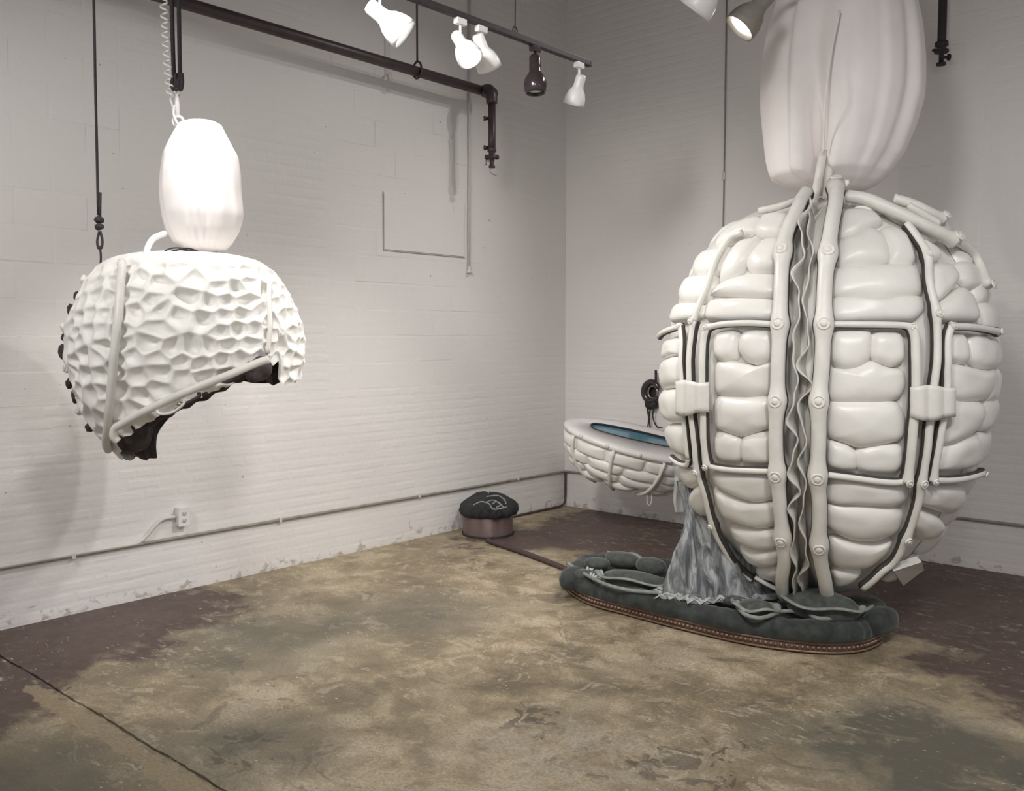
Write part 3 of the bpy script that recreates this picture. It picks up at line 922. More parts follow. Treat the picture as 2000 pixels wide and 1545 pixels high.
def egg_tube(uv, r, joints=(), name='rib_tube', lift=0.5, per=7, base_off=0.012, mat='tube', rivet=True, bulge=0.38, rr=None, gap_shade=None):
    """a tube lying on the egg along (angle, height) points, swollen where it is riveted"""
    if gap_shade is None: gap_shade = name != 'crown_tube'
    uv = np.asarray(uv, float)
    C_ = catmull(uv, per)
    Rr = np.full(len(C_), r)
    for j in joints:
        i = j * per
        d = np.linalg.norm((C_ - C_[min(i, len(C_) - 1)]) * np.array([0.9, 1.0]), axis=1)
        Rr += r * bulge * np.exp(-(d / (r * 1.3)) ** 2)
    X = egg(C_[:, 0], C_[:, 1], base_off + r * lift + 0.012)
    o = mesh_obj(name, tube(X, Rr, 12), M[mat], egg_t)
    if gap_shade:
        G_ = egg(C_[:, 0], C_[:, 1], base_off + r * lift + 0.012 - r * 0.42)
        mesh_obj('gap_shade', tube(G_, Rr * 1.0 + 0.003, 10), M['gap_shade'], o)  # dark strip added under the tube to draw the shade of the gap
    if rivet:
        for j in joints:
            i = min(j * per, len(C_) - 1)
            nrm = egg_n(*C_[i]); q = min(r * 0.72, 0.026) if rr is None else rr
            base = X[i] + nrm * (Rr[i] * 0.80)
            mesh_obj('rivet', lathe(base, nrm, [(0.0, q * 1.25), (0.006, q * 1.2), (0.010, q * 0.98), (0.000, q * 0.90), (0.000, q * 0.66), (0.009, q * 0.62), (0.012, q * 0.4), (0.012, 0)], 18), M['tube'], o)
    return o


both = lambda a, b: np.vstack([uvs(U(a)) if a else np.zeros((0, 2)), uvs(Lw(b)) if b else np.zeros((0, 2))])
TUBES = []
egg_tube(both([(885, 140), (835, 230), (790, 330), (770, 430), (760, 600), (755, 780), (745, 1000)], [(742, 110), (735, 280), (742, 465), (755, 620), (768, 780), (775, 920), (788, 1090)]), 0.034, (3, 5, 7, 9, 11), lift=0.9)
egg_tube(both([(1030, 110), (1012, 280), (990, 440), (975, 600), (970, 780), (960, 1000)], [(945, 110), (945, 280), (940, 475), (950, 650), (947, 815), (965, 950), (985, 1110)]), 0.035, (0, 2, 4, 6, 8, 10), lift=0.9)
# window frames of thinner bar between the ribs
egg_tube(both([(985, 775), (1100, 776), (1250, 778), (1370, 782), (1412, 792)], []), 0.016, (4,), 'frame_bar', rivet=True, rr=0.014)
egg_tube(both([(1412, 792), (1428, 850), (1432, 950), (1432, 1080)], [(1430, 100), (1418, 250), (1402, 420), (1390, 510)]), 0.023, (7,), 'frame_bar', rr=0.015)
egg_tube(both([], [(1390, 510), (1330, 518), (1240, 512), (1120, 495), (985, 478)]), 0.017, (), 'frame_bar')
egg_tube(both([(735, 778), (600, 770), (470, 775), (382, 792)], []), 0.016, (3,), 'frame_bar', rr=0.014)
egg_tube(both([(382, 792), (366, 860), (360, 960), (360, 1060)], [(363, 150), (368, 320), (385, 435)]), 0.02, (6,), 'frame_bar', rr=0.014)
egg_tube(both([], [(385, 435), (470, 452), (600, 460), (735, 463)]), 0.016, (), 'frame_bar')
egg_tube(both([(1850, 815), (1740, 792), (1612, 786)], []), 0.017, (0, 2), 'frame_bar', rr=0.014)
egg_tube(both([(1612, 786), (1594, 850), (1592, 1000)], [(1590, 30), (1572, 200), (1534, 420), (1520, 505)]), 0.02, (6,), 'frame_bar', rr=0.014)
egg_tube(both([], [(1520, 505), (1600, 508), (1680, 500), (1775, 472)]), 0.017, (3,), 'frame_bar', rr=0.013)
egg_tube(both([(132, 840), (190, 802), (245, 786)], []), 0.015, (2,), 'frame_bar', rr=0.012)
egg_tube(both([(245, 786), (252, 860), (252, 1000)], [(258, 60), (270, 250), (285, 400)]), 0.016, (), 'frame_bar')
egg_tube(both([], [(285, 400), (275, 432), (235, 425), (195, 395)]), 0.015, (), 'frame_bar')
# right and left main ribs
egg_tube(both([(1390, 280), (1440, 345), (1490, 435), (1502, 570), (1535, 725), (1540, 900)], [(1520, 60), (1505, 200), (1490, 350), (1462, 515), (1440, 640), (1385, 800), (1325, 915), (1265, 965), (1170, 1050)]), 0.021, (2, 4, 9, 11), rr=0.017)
egg_tube(both([(555, 320), (490, 350), (430, 440), (375, 590), (340, 680), (315, 760)], []), 0.017, (), gap_shade=False)
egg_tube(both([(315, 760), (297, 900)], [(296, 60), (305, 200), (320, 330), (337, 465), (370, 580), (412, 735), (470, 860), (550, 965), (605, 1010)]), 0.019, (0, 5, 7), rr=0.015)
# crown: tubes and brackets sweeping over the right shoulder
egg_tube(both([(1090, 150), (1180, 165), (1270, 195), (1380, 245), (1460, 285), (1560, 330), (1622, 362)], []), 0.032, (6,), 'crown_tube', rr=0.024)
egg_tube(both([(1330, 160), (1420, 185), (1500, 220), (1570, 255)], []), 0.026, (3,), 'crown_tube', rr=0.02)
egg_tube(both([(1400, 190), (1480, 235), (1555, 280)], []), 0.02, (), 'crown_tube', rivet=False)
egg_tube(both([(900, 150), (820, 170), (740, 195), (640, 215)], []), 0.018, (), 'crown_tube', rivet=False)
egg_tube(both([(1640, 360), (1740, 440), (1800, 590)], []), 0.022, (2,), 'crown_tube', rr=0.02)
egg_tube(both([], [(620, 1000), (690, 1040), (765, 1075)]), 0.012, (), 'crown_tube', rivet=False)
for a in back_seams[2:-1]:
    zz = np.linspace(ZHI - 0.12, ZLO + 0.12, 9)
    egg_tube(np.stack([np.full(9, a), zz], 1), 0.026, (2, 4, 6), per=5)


def cuff(x0, x1, y0, y1, mat='tube'):
    nx, ny = 40, 8
    V = []
    for sgn in (0, 1):
        for j in range(ny):
            for i in range(nx):
                a, b = i / (nx - 1), j / (ny - 1)
                sc = 4 * math.sin(a * math.pi * 2 - 0.6) * (1 if b > 0.5 else -0.7)
                th, z = egg_uv(x0 + (x1 - x0) * a, y0 + (y1 - y0) * b + sc * abs(b - 0.5) * 2)
                off = 0.072 + 0.008 * abs(math.sin(a * math.pi * 3)) - 0.02 * (abs(a - 0.5) * 2) ** 6 - sgn * 0.008
                V.append(egg(np.array([th]), np.array([z]), off)[0])
    F = []; n = nx * ny
    for s in (0, 1):
        for j in range(ny - 1):
            for i in range(nx - 1):
                k = s * n + j * nx + i
                F.append((k, k + 1, k + nx + 1, k + nx))
    bd = [i for i in range(nx)] + [j * nx + nx - 1 for j in range(1, ny)] + [(ny - 1) * nx + i for i in range(nx - 2, -1, -1)] + [j * nx for j in range(ny - 2, 0, -1)]
    for a, b in zip(bd, bd[1:] + bd[:1]): F.append((a, b, b + n, a + n))
    return mesh_obj('cuff', (np.array(V), F), M[mat], egg_t)


cuff(1771, 1856, 753, 812)
cuff(1331, 1392, 744, 804)
# bent flap under the right side
q = [egg_uv(*p) for p in Lw([(1310, 945), (1450, 900), (1475, 945), (1365, 1020)])]
o = mesh_obj('flap', loft([np.array([egg(np.array([a]), np.array([b]), d)[0] for a, b in q]) for d in (0.02, 0.055, 0.06)], True, True), M['tube'], egg_t, False)

# ruffled membranes in the open seam
def ruffle(a, b, amp, ph, depth, freq):
    uv = catmull(both(a, b), 16)
    n = len(uv); s = np.concatenate([[0], np.cumsum(np.abs(np.diff(uv[:, 1])))])
    Rl = np.maximum(np.interp(uv[:, 1], EZ, ER), 0.15)
    cols = []
    for w in np.linspace(0, 1, 6):
        lat = amp * w ** 1.2 * (np.sin(s * freq + ph + 1.6 * np.sin(s * 4.1 + ph)) + 0.45 * np.sin(s * freq * 1.9 + 2 * ph)) * (0.7 + 0.3 * np.sin(s * 6.3 + ph)) / Rl
        cols.append(egg(uv[:, 0] + lat, uv[:, 1], -0.07 + depth * w))
    V = np.stack(cols, 1).reshape(-1, 3)
    F = [(i * 6 + k, i * 6 + k + 1, (i + 1) * 6 + k + 1, (i + 1) * 6 + k) for i in range(n - 1) for k in range(5)]
    o = mesh_obj('ruffle', (V, F), M['ruffle'], egg_t)
    sm = o.modifiers.new('thickness', 'SOLIDIFY'); sm.thickness = 0.006
    return o


ruffle([(880, 190), (868, 330), (850, 430), (842, 640), (832, 780), (828, 1000)], [(822, 100), (815, 300), (822, 500), (818, 700), (822, 900), (848, 1090)], 0.024, 0.3, 0.15, 25)
ruffle([(925, 200), (905, 400), (893, 550), (885, 780), (880, 1000)], [(872, 100), (868, 300), (872, 500), (872, 700), (872, 900), (890, 1090)], 0.028, 2.4, 0.13, 22)

# hangers from the egg up into the bag
p0 = at(1608, 296, ED - 0.27); p1 = at(1601, 335, ED - 0.30); p2 = at(1592, 380, ED - 0.28); p3 = at(1583, 418, ED - 0.36)
mesh_obj('hanger_tube', tube(catmull([p0, p1, p2, p3], 6), 0.022, 12), M['tube'], egg_t)
mesh_obj('hanger_tube', tube(catmull([at(1619, 302, ED - 0.25), at(1618, 345, ED - 0.28), at(1614, 388, ED - 0.24)], 6), 0.021, 12), M['tube'], egg_t)
mesh_obj('lifting_rod', tube([at(1625, 240, ED + 0.03), at(1625, 395, ED + 0.03)], 0.02, 10), M['brass'], egg_t)
cord = mesh_obj('tie_cord', tube(catmull([at(1622, 340, ED - 0.06), at(1640, 362, ED - 0.08), at(1655, 382, ED - 0.12), at(1662, 392, ED - 0.16)], 6), 0.006, 8), M['bag'], egg_t)
mesh_obj('wire_loop', tube(catmull([at(1620, 385, ED - 0.07), at(1630, 368, ED - 0.1), at(1643, 366, ED - 0.1), at(1638, 380, ED - 0.1), at(1625, 392, ED - 0.1)], 6), 0.006, 8), M['black'], egg_t)
mesh_obj('seam_tip', tube(catmull([at(1568, 392, ED - 0.3), at(1580, 400, ED - 0.36), at(1586, 415, ED - 0.40), at(1578, 425, ED - 0.42)], 6), 0.012, 10), M['tube'], egg_t)


# ------------------------------------------------------------------ cloth bags over the hoists
def cloth_bag(name, rows, depth, label, pleats, cleft=None, n=168, seed=1, amp=0.05, squash=1.0):
    g = np.random.default_rng(seed)
    ys = np.array([r[0] for r in rows], float); ls = np.array([r[1] for r in rows]); rs = np.array([r[2] for r in rows])
    yy = np.concatenate([np.linspace(ys[i], ys[i + 1], 7)[:-1] for i in range(len(ys) - 1)] + [[ys[-1]]])
    l, r = np.interp(yy, ys, ls), np.interp(yy, ys, rs)
    k = np.array([1, 2, 3, 2, 1.]); k /= k.sum()
    l2 = np.convolve(np.pad(l, 2, 'edge'), k, 'valid'); r2 = np.convolve(np.pad(r, 2, 'edge'), k, 'valid')
    th = np.linspace(-math.pi, math.pi, n, endpoint=False)
    phs = g.uniform(0, 6.28, 6)
    creases = [(g.uniform(-math.pi, math.pi), g.uniform(-0.35, 0.35), g.uniform(0.05, 0.16), g.uniform(0.35, 1.1), g.uniform(0.5, 1.0)) for _ in range(pleats * 2)]
    rings = []
    bx = at((l2 + r2).mean() / 2, 400, depth)
    tc = (CAM - bx)[:2]; tc /= np.linalg.norm(tc); sd = np.array([-tc[1], tc[0]]); sd = sd if sd @ rgt[:2] > 0 else -sd
    span = ys[-1] - ys[0]
    for y, a, b in zip(yy, l2, r2):
        c = at((a + b) / 2, y, depth); R = (b - a) / 2 / FOC * depth
        f = (y - ys[0]) / span
        ends = 0.35 + 0.9 * max(0, (f - 0.45) / 0.55) ** 1.2 + 0.7 * max(0, (0.2 - f) / 0.2)
        rip = amp * (0.45 * np.sin(3 * th + phs[2] + 1.2 * f) + 0.25 * np.sin(5 * th + phs[3] - 1.1 * f))
        for (c0, dr, wd, dp, fs) in creases:
            dd = (th - c0 - dr * (f - 0.5) + math.pi) % (2 * math.pi) - math.pi
            rip = rip - amp * dp * (np.exp(-(dd / wd) ** 2) - 0.6 * np.exp(-((dd - 1.7 * wd) / (1.2 * wd)) ** 2)) * (0.25 + fs * max(0, (f - 0.3) / 0.7) + (1 - fs) * max(0, (0.6 - f)))
        rad = R * (1 + rip)
        if cleft:
            t0 = cleft[0] + 0.10 * math.sin(f * 7)
            d = (th - t0 + math.pi) % (2 * math.pi) - math.pi
            rad *= 1 - cleft[1] * np.exp(-(d / cleft[2]) ** 2) * min(1, max(0.0, (f - 0.35) / 0.55)) ** 1.6 + 0.05 * np.exp(-((d - 0.25) / 0.16) ** 2)
        xy = c[:2] + rad[:, None] * (np.cos(th)[:, None] * tc * squash + np.sin(th)[:, None] * sd)
        rings.append(np.concatenate([xy, np.full((n, 1), c[2])], 1))
    return mesh_obj(name, loft(rings, True, True), M['bag'], label)


t = thing('hanging_hoist_bag', at(1645, 383, ED), 'large white cloth bag tied over the hoist above the egg', 'bag')
cloth_bag('cloth', [(-300, 1640, 1665), (-270, 1600, 1705), (-200, 1565, 1735), (-100, 1540, 1760), (0, 1521, 1779), (60, 1503, 1791), (130, 1493, 1797), (200, 1491, 1796), (260, 1496, 1779), (310, 1500, 1758), (343, 1507, 1733), (360, 1540, 1714), (372, 1572, 1690), (379, 1600, 1650)],
          ED, t, 9, (-0.26, 0.36, 0.15), seed=4, amp=0.06)
top = at(1652, -300, ED)
mesh_obj('hoist_chain', tube([top, (top[0], top[1], 5.0)], 0.014, 8), M['black'], t)
mesh_obj('seam_tape', tube(catmull([at(1640, 20, ED - 0.43), at(1622, 110, ED - 0.44), at(1612, 200, ED - 0.43), at(1608, 300, ED - 0.32)], 8), 0.006, 8), M['bag'], t)
mesh_obj('gathered_hem', tube(catmull([at(1622, 352, ED - 0.12), at(1640, 348, ED - 0.2), at(1655, 356, ED - 0.22), at(1645, 364, ED - 0.2), at(1628, 362, ED - 0.15)], 6, True), 0.012, 8, True), M['bag'], t)

# ------------------------------------------------------------------ hanging shell on the left
SC = on_x(370, 690, 1.12)
SD = (SC - CAM) @ fwd
tcs = (CAM - SC)[:2]; tcs /= np.linalg.norm(tcs)
sds = np.array([-tcs[1], tcs[0]]); sds = sds if sds @ rgt[:2] > 0 else -sds
stab = [(493, 0), (494.5, 55), (499, 105), (509, 148), (527, 176), (560, 202), (600, 222), (640, 236), (690, 240), (740, 231), (790, 215), (840, 188), (870, 160), (895, 136), (920, 110)]
SY, SR = smooth_table([y for y, h in stab], [h / FOC * SD * 0.925 for y, h in stab], 500, 9)
sz = lambda y: CAM[2] + SD * (ray(356, 0)[2] + (ray(356, 1)[2] - ray(356, 0)[2]) * np.asarray(y, float))


def shell_pt(th, y, off=0.0, sq=0.92):
    th, y, off = np.broadcast_arrays(np.asarray(th, float), np.asarray(y, float), np.asarray(off, float))
    R = np.interp(y, SY, SR) + off
    xy = SC[:2] + R[..., None] * (np.cos(th)[..., None] * tcs * sq + np.sin(th)[..., None] * sds)
    return np.concatenate([xy, sz(y)[..., None]], -1)


def shell_uv(px, py):
    ts = np.linspace(SD - 0.8, SD + 0.05, 300)
    P = CAM + ray(px, py)[None] * ts[:, None]
    dy = ray(356, 1)[2] - ray(356, 0)[2]
    y = ((P[:, 2] - CAM[2]) / SD - ray(356, 0)[2]) / dy
    d = P[:, :2] - SC[:2]
    a, b = d @ tcs / 0.92, d @ sds
    rad = np.hypot(a, b) - np.interp(y, SY, SR) - 0.004
    hit = np.nonzero(rad < 0)[0]
    i = hit[0] if len(hit) else int(np.argmin(rad))
    return math.atan2(b[i], a[i]), y[i]


def y_bottom(th):
    deg = np.degrees(th)
    return np.interp(deg, [-180, -165, -150, -138, -105, -88, -62, -50, 46, 48, 58, 90, 118, 135, 147, 155, 180],
                     [795, 820, 850, 890, 900, 893, 880, 852, 703, 742, 752, 735, 742, 752, 748, 728, 795])


sh = thing('hanging_shell_sculpture', (SC[0], SC[1], float(sz(890))), 'white dented shell with dark hollow underside hanging below a small cloth bag', 'sculpture')
NT2, NY2 = 520, 150
th = np.linspace(-math.pi, math.pi, NT2, endpoint=False)
yb_ = y_bottom(th)
W = np.linspace(0, 1, NY2)
TH, WW = np.meshgrid(th, W)
YY = 493.02 + (yb_[None] - 493.02) * WW ** 0.9
Rm = np.interp(YY, SY, SR)
# scooped hammer marks
seeds = []
rowy = np.arange(512, 905, 27)
for j, y in enumerate(rowy):
    R = max(float(np.interp(y, SY, SR)), 0.1)
    nc = max(6, int(2 * math.pi * R / 0.092))
    a = (np.arange(nc) + 0.5 * (j % 2)) / nc * 2 * math.pi - math.pi + rng.uniform(-0.25, 0.25, nc) * 2.6 * math.pi / nc
    seeds += [(aa, y + rng.uniform(-9, 9)) for aa in a if rng.uniform() > 0.12]
S3 = np.array([np.concatenate([shell_pt(a, y)]) for a, y in seeds])
X3 = shell_pt(TH.ravel(), YY.ravel())
F1 = np.full(len(X3), 9.); F2 = F1.copy(); dzc = np.zeros(len(X3)); idn = np.zeros(len(X3), int)
sc3 = np.array([1, 1, 1.25])
for i0 in range(0, len(X3), 6000):
    D = np.linalg.norm((X3[i0:i0 + 6000, None] - S3[None]) * sc3, axis=2)
    ii = np.argpartition(D, 1, axis=1)[:, :2]
    d2 = np.take_along_axis(D, ii, 1); o = np.argsort(d2, 1); d2 = np.take_along_axis(d2, o, 1); ii = np.take_along_axis(ii, o, 1)
    F1[i0:i0 + 6000], F2[i0:i0 + 6000] = d2[:, 0], d2[:, 1]
    idn[i0:i0 + 6000] = ii[:, 0]
    dzc[i0:i0 + 6000] = X3[i0:i0 + 6000, 2] - S3[ii[:, 0], 2]
dep = rng.uniform(0.022, 0.058, len(S3))
q = np.clip(2 * F1 / (F1 + F2), 0, 1)
off = -dep[idn] * (1 - q ** 2.6) - 0.22 * np.clip(dzc, -0.05, 0.05) * (1 - q ** 6) + 0.008
off = off.reshape(NY2, NT2)
for _ in range(2):
    off = (off * 2 + np.roll(off, 1, 1) + np.roll(off, -1, 1)) / 4
    up_ = np.vstack([off[:1], off[:-1]]); dn_ = np.vstack([off[1:], off[-1:]])
    off = (off * 2 + up_ + dn_) / 4
fade = np.clip((YY - 498) / 40, 0.05, 1)
G = shell_pt(TH, YY, off * fade)
rag = 0.004 * np.sin(th * 40) + rng.normal(0, 0.001, NT2)
G[-1, :, 2] += rag
inner = shell_pt(TH[36::6, ::4], YY[36::6, ::4], -0.095 + 0.012 * np.sin(TH[36::6, ::4] * 31) * np.sin(YY[36::6, ::4] * 0.21))
G[0] = G[0].mean(0) + (G[0] - G[0].mean(0)) * 0.01
mesh_obj('shell', loft([G[i] for i in range(NY2)], True), M['shell'], sh)
li = [inner[i] for i in range(len(inner))]
lip = shell_pt(th[::4], y_bottom(th[::4]), -0.085)
drp = np.where(np.abs(th[::4]) > 1.9, 0.02 + 0.012 * np.sin(th[::4] * 7), 0.0)
lip2 = lip.copy(); lip2[:, 2] -= drp
mesh_obj('lining', loft(li + [lip2], True), M['lining'], sh)


def shell_tube(pts, r, name, off=0.014, per=6, mat='tube', n=12):
    uv = catmull([shell_uv(*p) for p in pts], per)
    return mesh_obj(name, tube(shell_pt(uv[:, 0], uv[:, 1], off), r, n), M[mat], sh)


shell_tube([(243, 512), (240, 540), (236, 600), (230, 660), (224, 730), (217, 800), (212, 850), (216, 878)], 0.020, 'rib_tube')
shell_tube([(519, 530), (524, 580), (527, 640), (522, 690)], 0.012, 'rib_tube', 0.006)
rp = [at(x, y, SD - d) for x, y, d in ((231, 862, 0.45), (222, 853, 0.46), (224, 838, 0.47), (238, 828, 0.485), (290, 800, 0.535), (365, 765, 0.565), (440, 735, 0.53), (500, 710, 0.45), (524, 702, 0.42))]
mesh_obj('rim_tube', tube(catmull(rp, 6), 0.018, 12), M['tube'], sh)
# dark lining showing under the rim and the lumps at both ends
def lump(c, s, seed):
    bm = bmesh.new(); bmesh.ops.create_icosphere(bm, subdivisions=4, radius=1.0)
    g = np.random.default_rng(seed); k = g.normal(0, 1, (8, 3)) * 3.2; p = g.uniform(0, 6.28, 8)
    V = np.array([v.co[:] for v in bm.verts]); F = [[v.index for v in f.verts] for f in bm.faces]; bm.free()
    d = 1 + 0.055 * sum(np.sin(V @ k[i] + p[i]) for i in range(8)) / 1.6
    V = V * d[:, None]
    return np.asarray(c) + V[:, :1] * s[0] * rgt + V[:, 1:2] * s[1] * np.array([fwd[0], fwd[1], 0]) + V[:, 2:] * s[2] * np.array([0, 0, 1.0]), F


mesh_obj('dark_padding', lump(at(261, 845, SD - 0.22), (0.078, 0.13, 0.10), 3), M['lining'], sh)
mesh_obj('dark_padding', lump(at(503, 722, SD - 0.30), (0.058, 0.12, 0.06), 5), M['lining'], sh)
pp = catmull([at(x, y, SD - 0.36) for x, y in ((262, 838), (300, 818), (350, 791), (400, 769), (450, 743), (492, 722))], 10)
mesh_obj('dark_padding', tube(pp, 0.026 + 0.006 * np.sin(np.arange(len(pp)) * 0.9), 12), M['lining'], sh)
hd = mesh_obj('handle', tube(catmull([at(306, 797, SD - 0.545), at(311, 808, SD - 0.55), at(335, 806, SD - 0.555), at(358, 790, SD - 0.56), at(360, 783, SD - 0.56)], 5), 0.0065, 8), M['tube'], sh)
mesh_obj('handle', tube(catmull([at(352, 787, SD - 0.55), at(358, 791, SD - 0.555), at(387, 776, SD - 0.555), at(389, 767, SD - 0.55)], 5), 0.009, 8), M['black'], sh)
mesh_obj('latch', lathe(at(352, 790, SD - 0.55), fwd * -1, [(-0.02, 0.012), (0.01, 0.012), (0.014, 0.006), (0.014, 0)], 10), M['brass'], sh)
# ragged dark edge along the far left side
for i in range(11):
    y = 555 + i * 27 + rng.uniform(-5, 5)
    a = math.radians(-90 + rng.uniform(-6, 5))
    c = shell_pt(a, y, 0.004)
    mesh_obj('torn_edge', lump(c, (0.014 + rng.uniform(0, 0.009), 0.022, 0.020 + rng.uniform(0, 0.016)), 20 + i), M['lining' if i % 3 else 'tube'], sh, False)
# stitched seam scraps on the upper left shoulder
mesh_obj('strap_end', tube(catmull([at(222, 515, SD - 0.2), at(238, 508, SD - 0.22), at(252, 507, SD - 0.2)], 4), 0.008, 8), M['tube'], sh)
mesh_obj('arched_tube', tube(catmull([at(284, 510, SD - 0.30), at(288, 485, SD - 0.28), at(300, 466, SD - 0.24), at(322, 456, SD - 0.16)], 6), 0.015, 10), M['white'], sh)
for dx_, dy_ in ((0, 0), (9, 3), (18, 1), (26, 5)):
    mesh_obj('wire', tube(catmull([at(314 + dx_, 503, SD - 0.28), at(326 + dx_, 488 + dy_, SD - 0.27), at(350 + dx_, 484 + dy_, SD - 0.24), at(378 + dx_ * 0.7, 492 + dy_ * 0.4, SD - 0.2), at(392 + dx_ * 0.8, 497, SD - 0.22)], 6), 0.0038, 6), M['black'], sh)

bg = thing('hanging_hoist_bag', at(395, 496, SD), 'small white cloth bag tied over the hoist above the dented shell', 'bag')
cloth_bag('cloth', [(236, 382, 402), (238, 366, 420), (244, 352, 431), (262, 341, 440), (285, 330, 452), (306, 322, 463), (340, 318, 468), (380, 316, 470), (420, 321, 474), (450, 329, 466), (475, 343, 452), (489, 362, 440), (496, 378, 424)],
          SD, bg, 11, None, n=132, seed=2, amp=0.05)
mesh_obj('drawstring', tube(catmull([at(372, 494, SD - 0.16), at(390, 497, SD - 0.17), at(410, 494, SD - 0.17), at(425, 494, SD - 0.15)], 5), 0.005, 6), M['lining'], bg)

# straps, hook, air hose and rope
st = thing('hoist_straps', at(345, 175, SD), 'pair of black webbing straps holding the hoist bag hook', 'strap')
ztop = 5.0
for xa, xb in ((335, 339.5), (349, 351.5)):
    a, b = at(xa, 0, SD), at(xb, 150, SD)
    u = b - a; k = (ztop - b[2]) / (a[2] - b[2])
    topp = np.array([b[0] + (a[0] - b[0]) * k, b[1] + (a[1] - b[1]) * k, ztop])
    mesh_obj('strap', tube([topp, a, b], 0.0105, 10), M['rope'], st)
    mesh_obj('strap_loop', tube(catmull([b, at(xb - 3, 160, SD), at(xb - 2, 172, SD), at(xb + 2, 174, SD), at(xb + 4, 160, SD), at(xb + 3, 143, SD)], 5), 0.0105, 8), M['rope'], st)
mesh_obj('shackle', lathe(at(340, 174, SD), rgt, [(0, 0), (0, 0.012), (0.032, 0.012), (0.032, 0)], 10), M['black'], st)
for x in (342, 349):
    mesh_obj('link', tube(catmull([at(x, 175, SD), at(x + 1, 184, SD), at(346, 190, SD)], 4), 0.005, 8), M['brass'], st)
hk = thing('hoist_hook', at(346, 240, SD), 'white hook and ring between the straps and the small bag', 'hook')
mesh_obj('shank', tube([at(346, 184, SD), at(346, 200, SD), at(347, 226, SD)], [0.008, 0.012, 0.012], 10), M['white'], hk)
ang = np.linspace(0, 2 * math.pi, 24, endpoint=False)
mesh_obj('ring', tube(np.array([at(348 + 10 * math.cos(a), 237 + 10 * math.sin(a), SD + 0.004 * math.sin(a)) for a in ang]), 0.0075, 8, True), M['white'], hk)
mesh_obj('safety_latch', tube(catmull([at(341, 205, SD - 0.01), at(339, 222, SD - 0.01), at(346, 240, SD - 0.012), at(355, 252, SD - 0.012)], 5), 0.0065, 8), M['white'], hk)
hs = thing('air_hose', at(340, 235, SD), 'white coiled air hose hanging left of the black straps', 'hose')
tt = np.linspace(0, 1, 340)
turns = 17.5
cx = 316 + 18 * tt ** 1.6; cy = -125 + 322 * tt
amp_px = np.where(tt > 0.95, 7 * (1 - tt) / 0.05, 7)
pth = np.array([at(x + a * math.cos(turns * 2 * math.pi * q), y, SD + 0.018 * math.sin(turns * 2 * math.pi * q)) for x, y, q, a in zip(cx, cy, tt, amp_px)])
pth = np.vstack([[pth[0][0], pth[0][1], 5.0], pth, catmull([at(336, 203, SD), at(339, 222, SD), at(343, 238, SD), at(352, 250, SD)], 6)])
mesh_obj('coil', tube(pth, 0.0052, 7), M['chain'], hs)
rp_ = thing('hanging_rope', at(197, 520, SD + 0.1), 'black rope with a knot and loop at the left edge of the shell', 'rope')
RD = SD - 0.18
a, b = at(183, 0, RD), at(192, 420, RD)
k = (5.0 - b[2]) / (a[2] - b[2])
mesh_obj('rope', tube(catmull([[b[0] + (a[0] - b[0]) * k, b[1] + (a[1] - b[1]) * k, 5.0], a, at(187, 200, RD), b], 6), 0.0068, 8), M['rope'], rp_)
mesh_obj('rope_tail', tube([at(196, 376, RD), at(195, 425, RD)], 0.0068, 8), M['rope'], rp_)
kn = [lump(at(193, 429, RD), (0.022, 0.022, 0.018), 50), lump(at(194, 443, RD), (0.022, 0.022, 0.016), 51)]
mesh_obj('knot', kn, M['rope'], rp_)
mesh_obj('loop', tube(catmull([at(194, 452, RD), at(190, 470, RD), at(192, 484, RD), at(198, 484, RD), at(200, 470, RD), at(196, 452, RD)], 5), 0.006, 8), M['rope'], rp_)
mesh_obj('lower_rope', tube(catmull([at(195, 480, RD), at(197, 500, RD), at(197, 524, RD), at(205, 535, SD - 0.2)], 5), 0.0055, 8), M['rope'], rp_)

# ------------------------------------------------------------------ green velvet cushion on the floor
fr = [on_z(x, y, 0.0)[:2] for x, y in ((1112, 1160), (1150, 1183), (1220, 1203), (1350, 1237), (1460, 1262), (1560, 1276), (1640, 1280), (1695, 1272))]
bk = [on_z(x, y, 0.15)[:2] for x, y in ((1722, 1198), (1690, 1172), (1560, 1148), (1420, 1118), (1320, 1100), (1220, 1085), (1155, 1084), (1112, 1108))]
out = catmull(np.array(fr + bk), 16, True)
MC = out.mean(0)
cush = thing('velvet_floor_cushion', (MC[0], MC[1], 0), 'low dark green velvet cushion with bronze beaded edge under the egg', 'cushion')
nor = np.roll(out, -1, 0) - np.roll(out, 1, 0); nor /= np.linalg.norm(nor, axis=1)[:, None]
nor = np.stack([nor[:, 1], -nor[:, 0]], 1)
if ((out - MC) * nor).sum() < 0: nor = -nor
no = len(out)
s_arc = np.concatenate([[0], np.cumsum(np.linalg.norm(np.diff(out, axis=0), axis=1))])
ringat = lambda o_, z: np.concatenate([out + nor * np.asarray(o_).reshape(-1, 1) * np.ones((no, 1)), np.broadcast_to(np.asarray(z, float).reshape(-1, 1), (no, 1))], 1)
mesh_obj('base', loft([ringat(-0.05, 0.0), ringat(-0.012, 0.0), ringat(-0.004, 0.02), ringat(-0.004, 0.055), ringat(-0.03, 0.07)], True, True), M['leather'], cush)
per = s_arc[-1] + np.linalg.norm(out[0] - out[-1])
nb = int(per / 0.026)
bead_vf = []
sp = np.append(s_arc, per); ox = np.append(out[:, 0], out[0, 0]); oy = np.append(out[:, 1], out[0, 1])
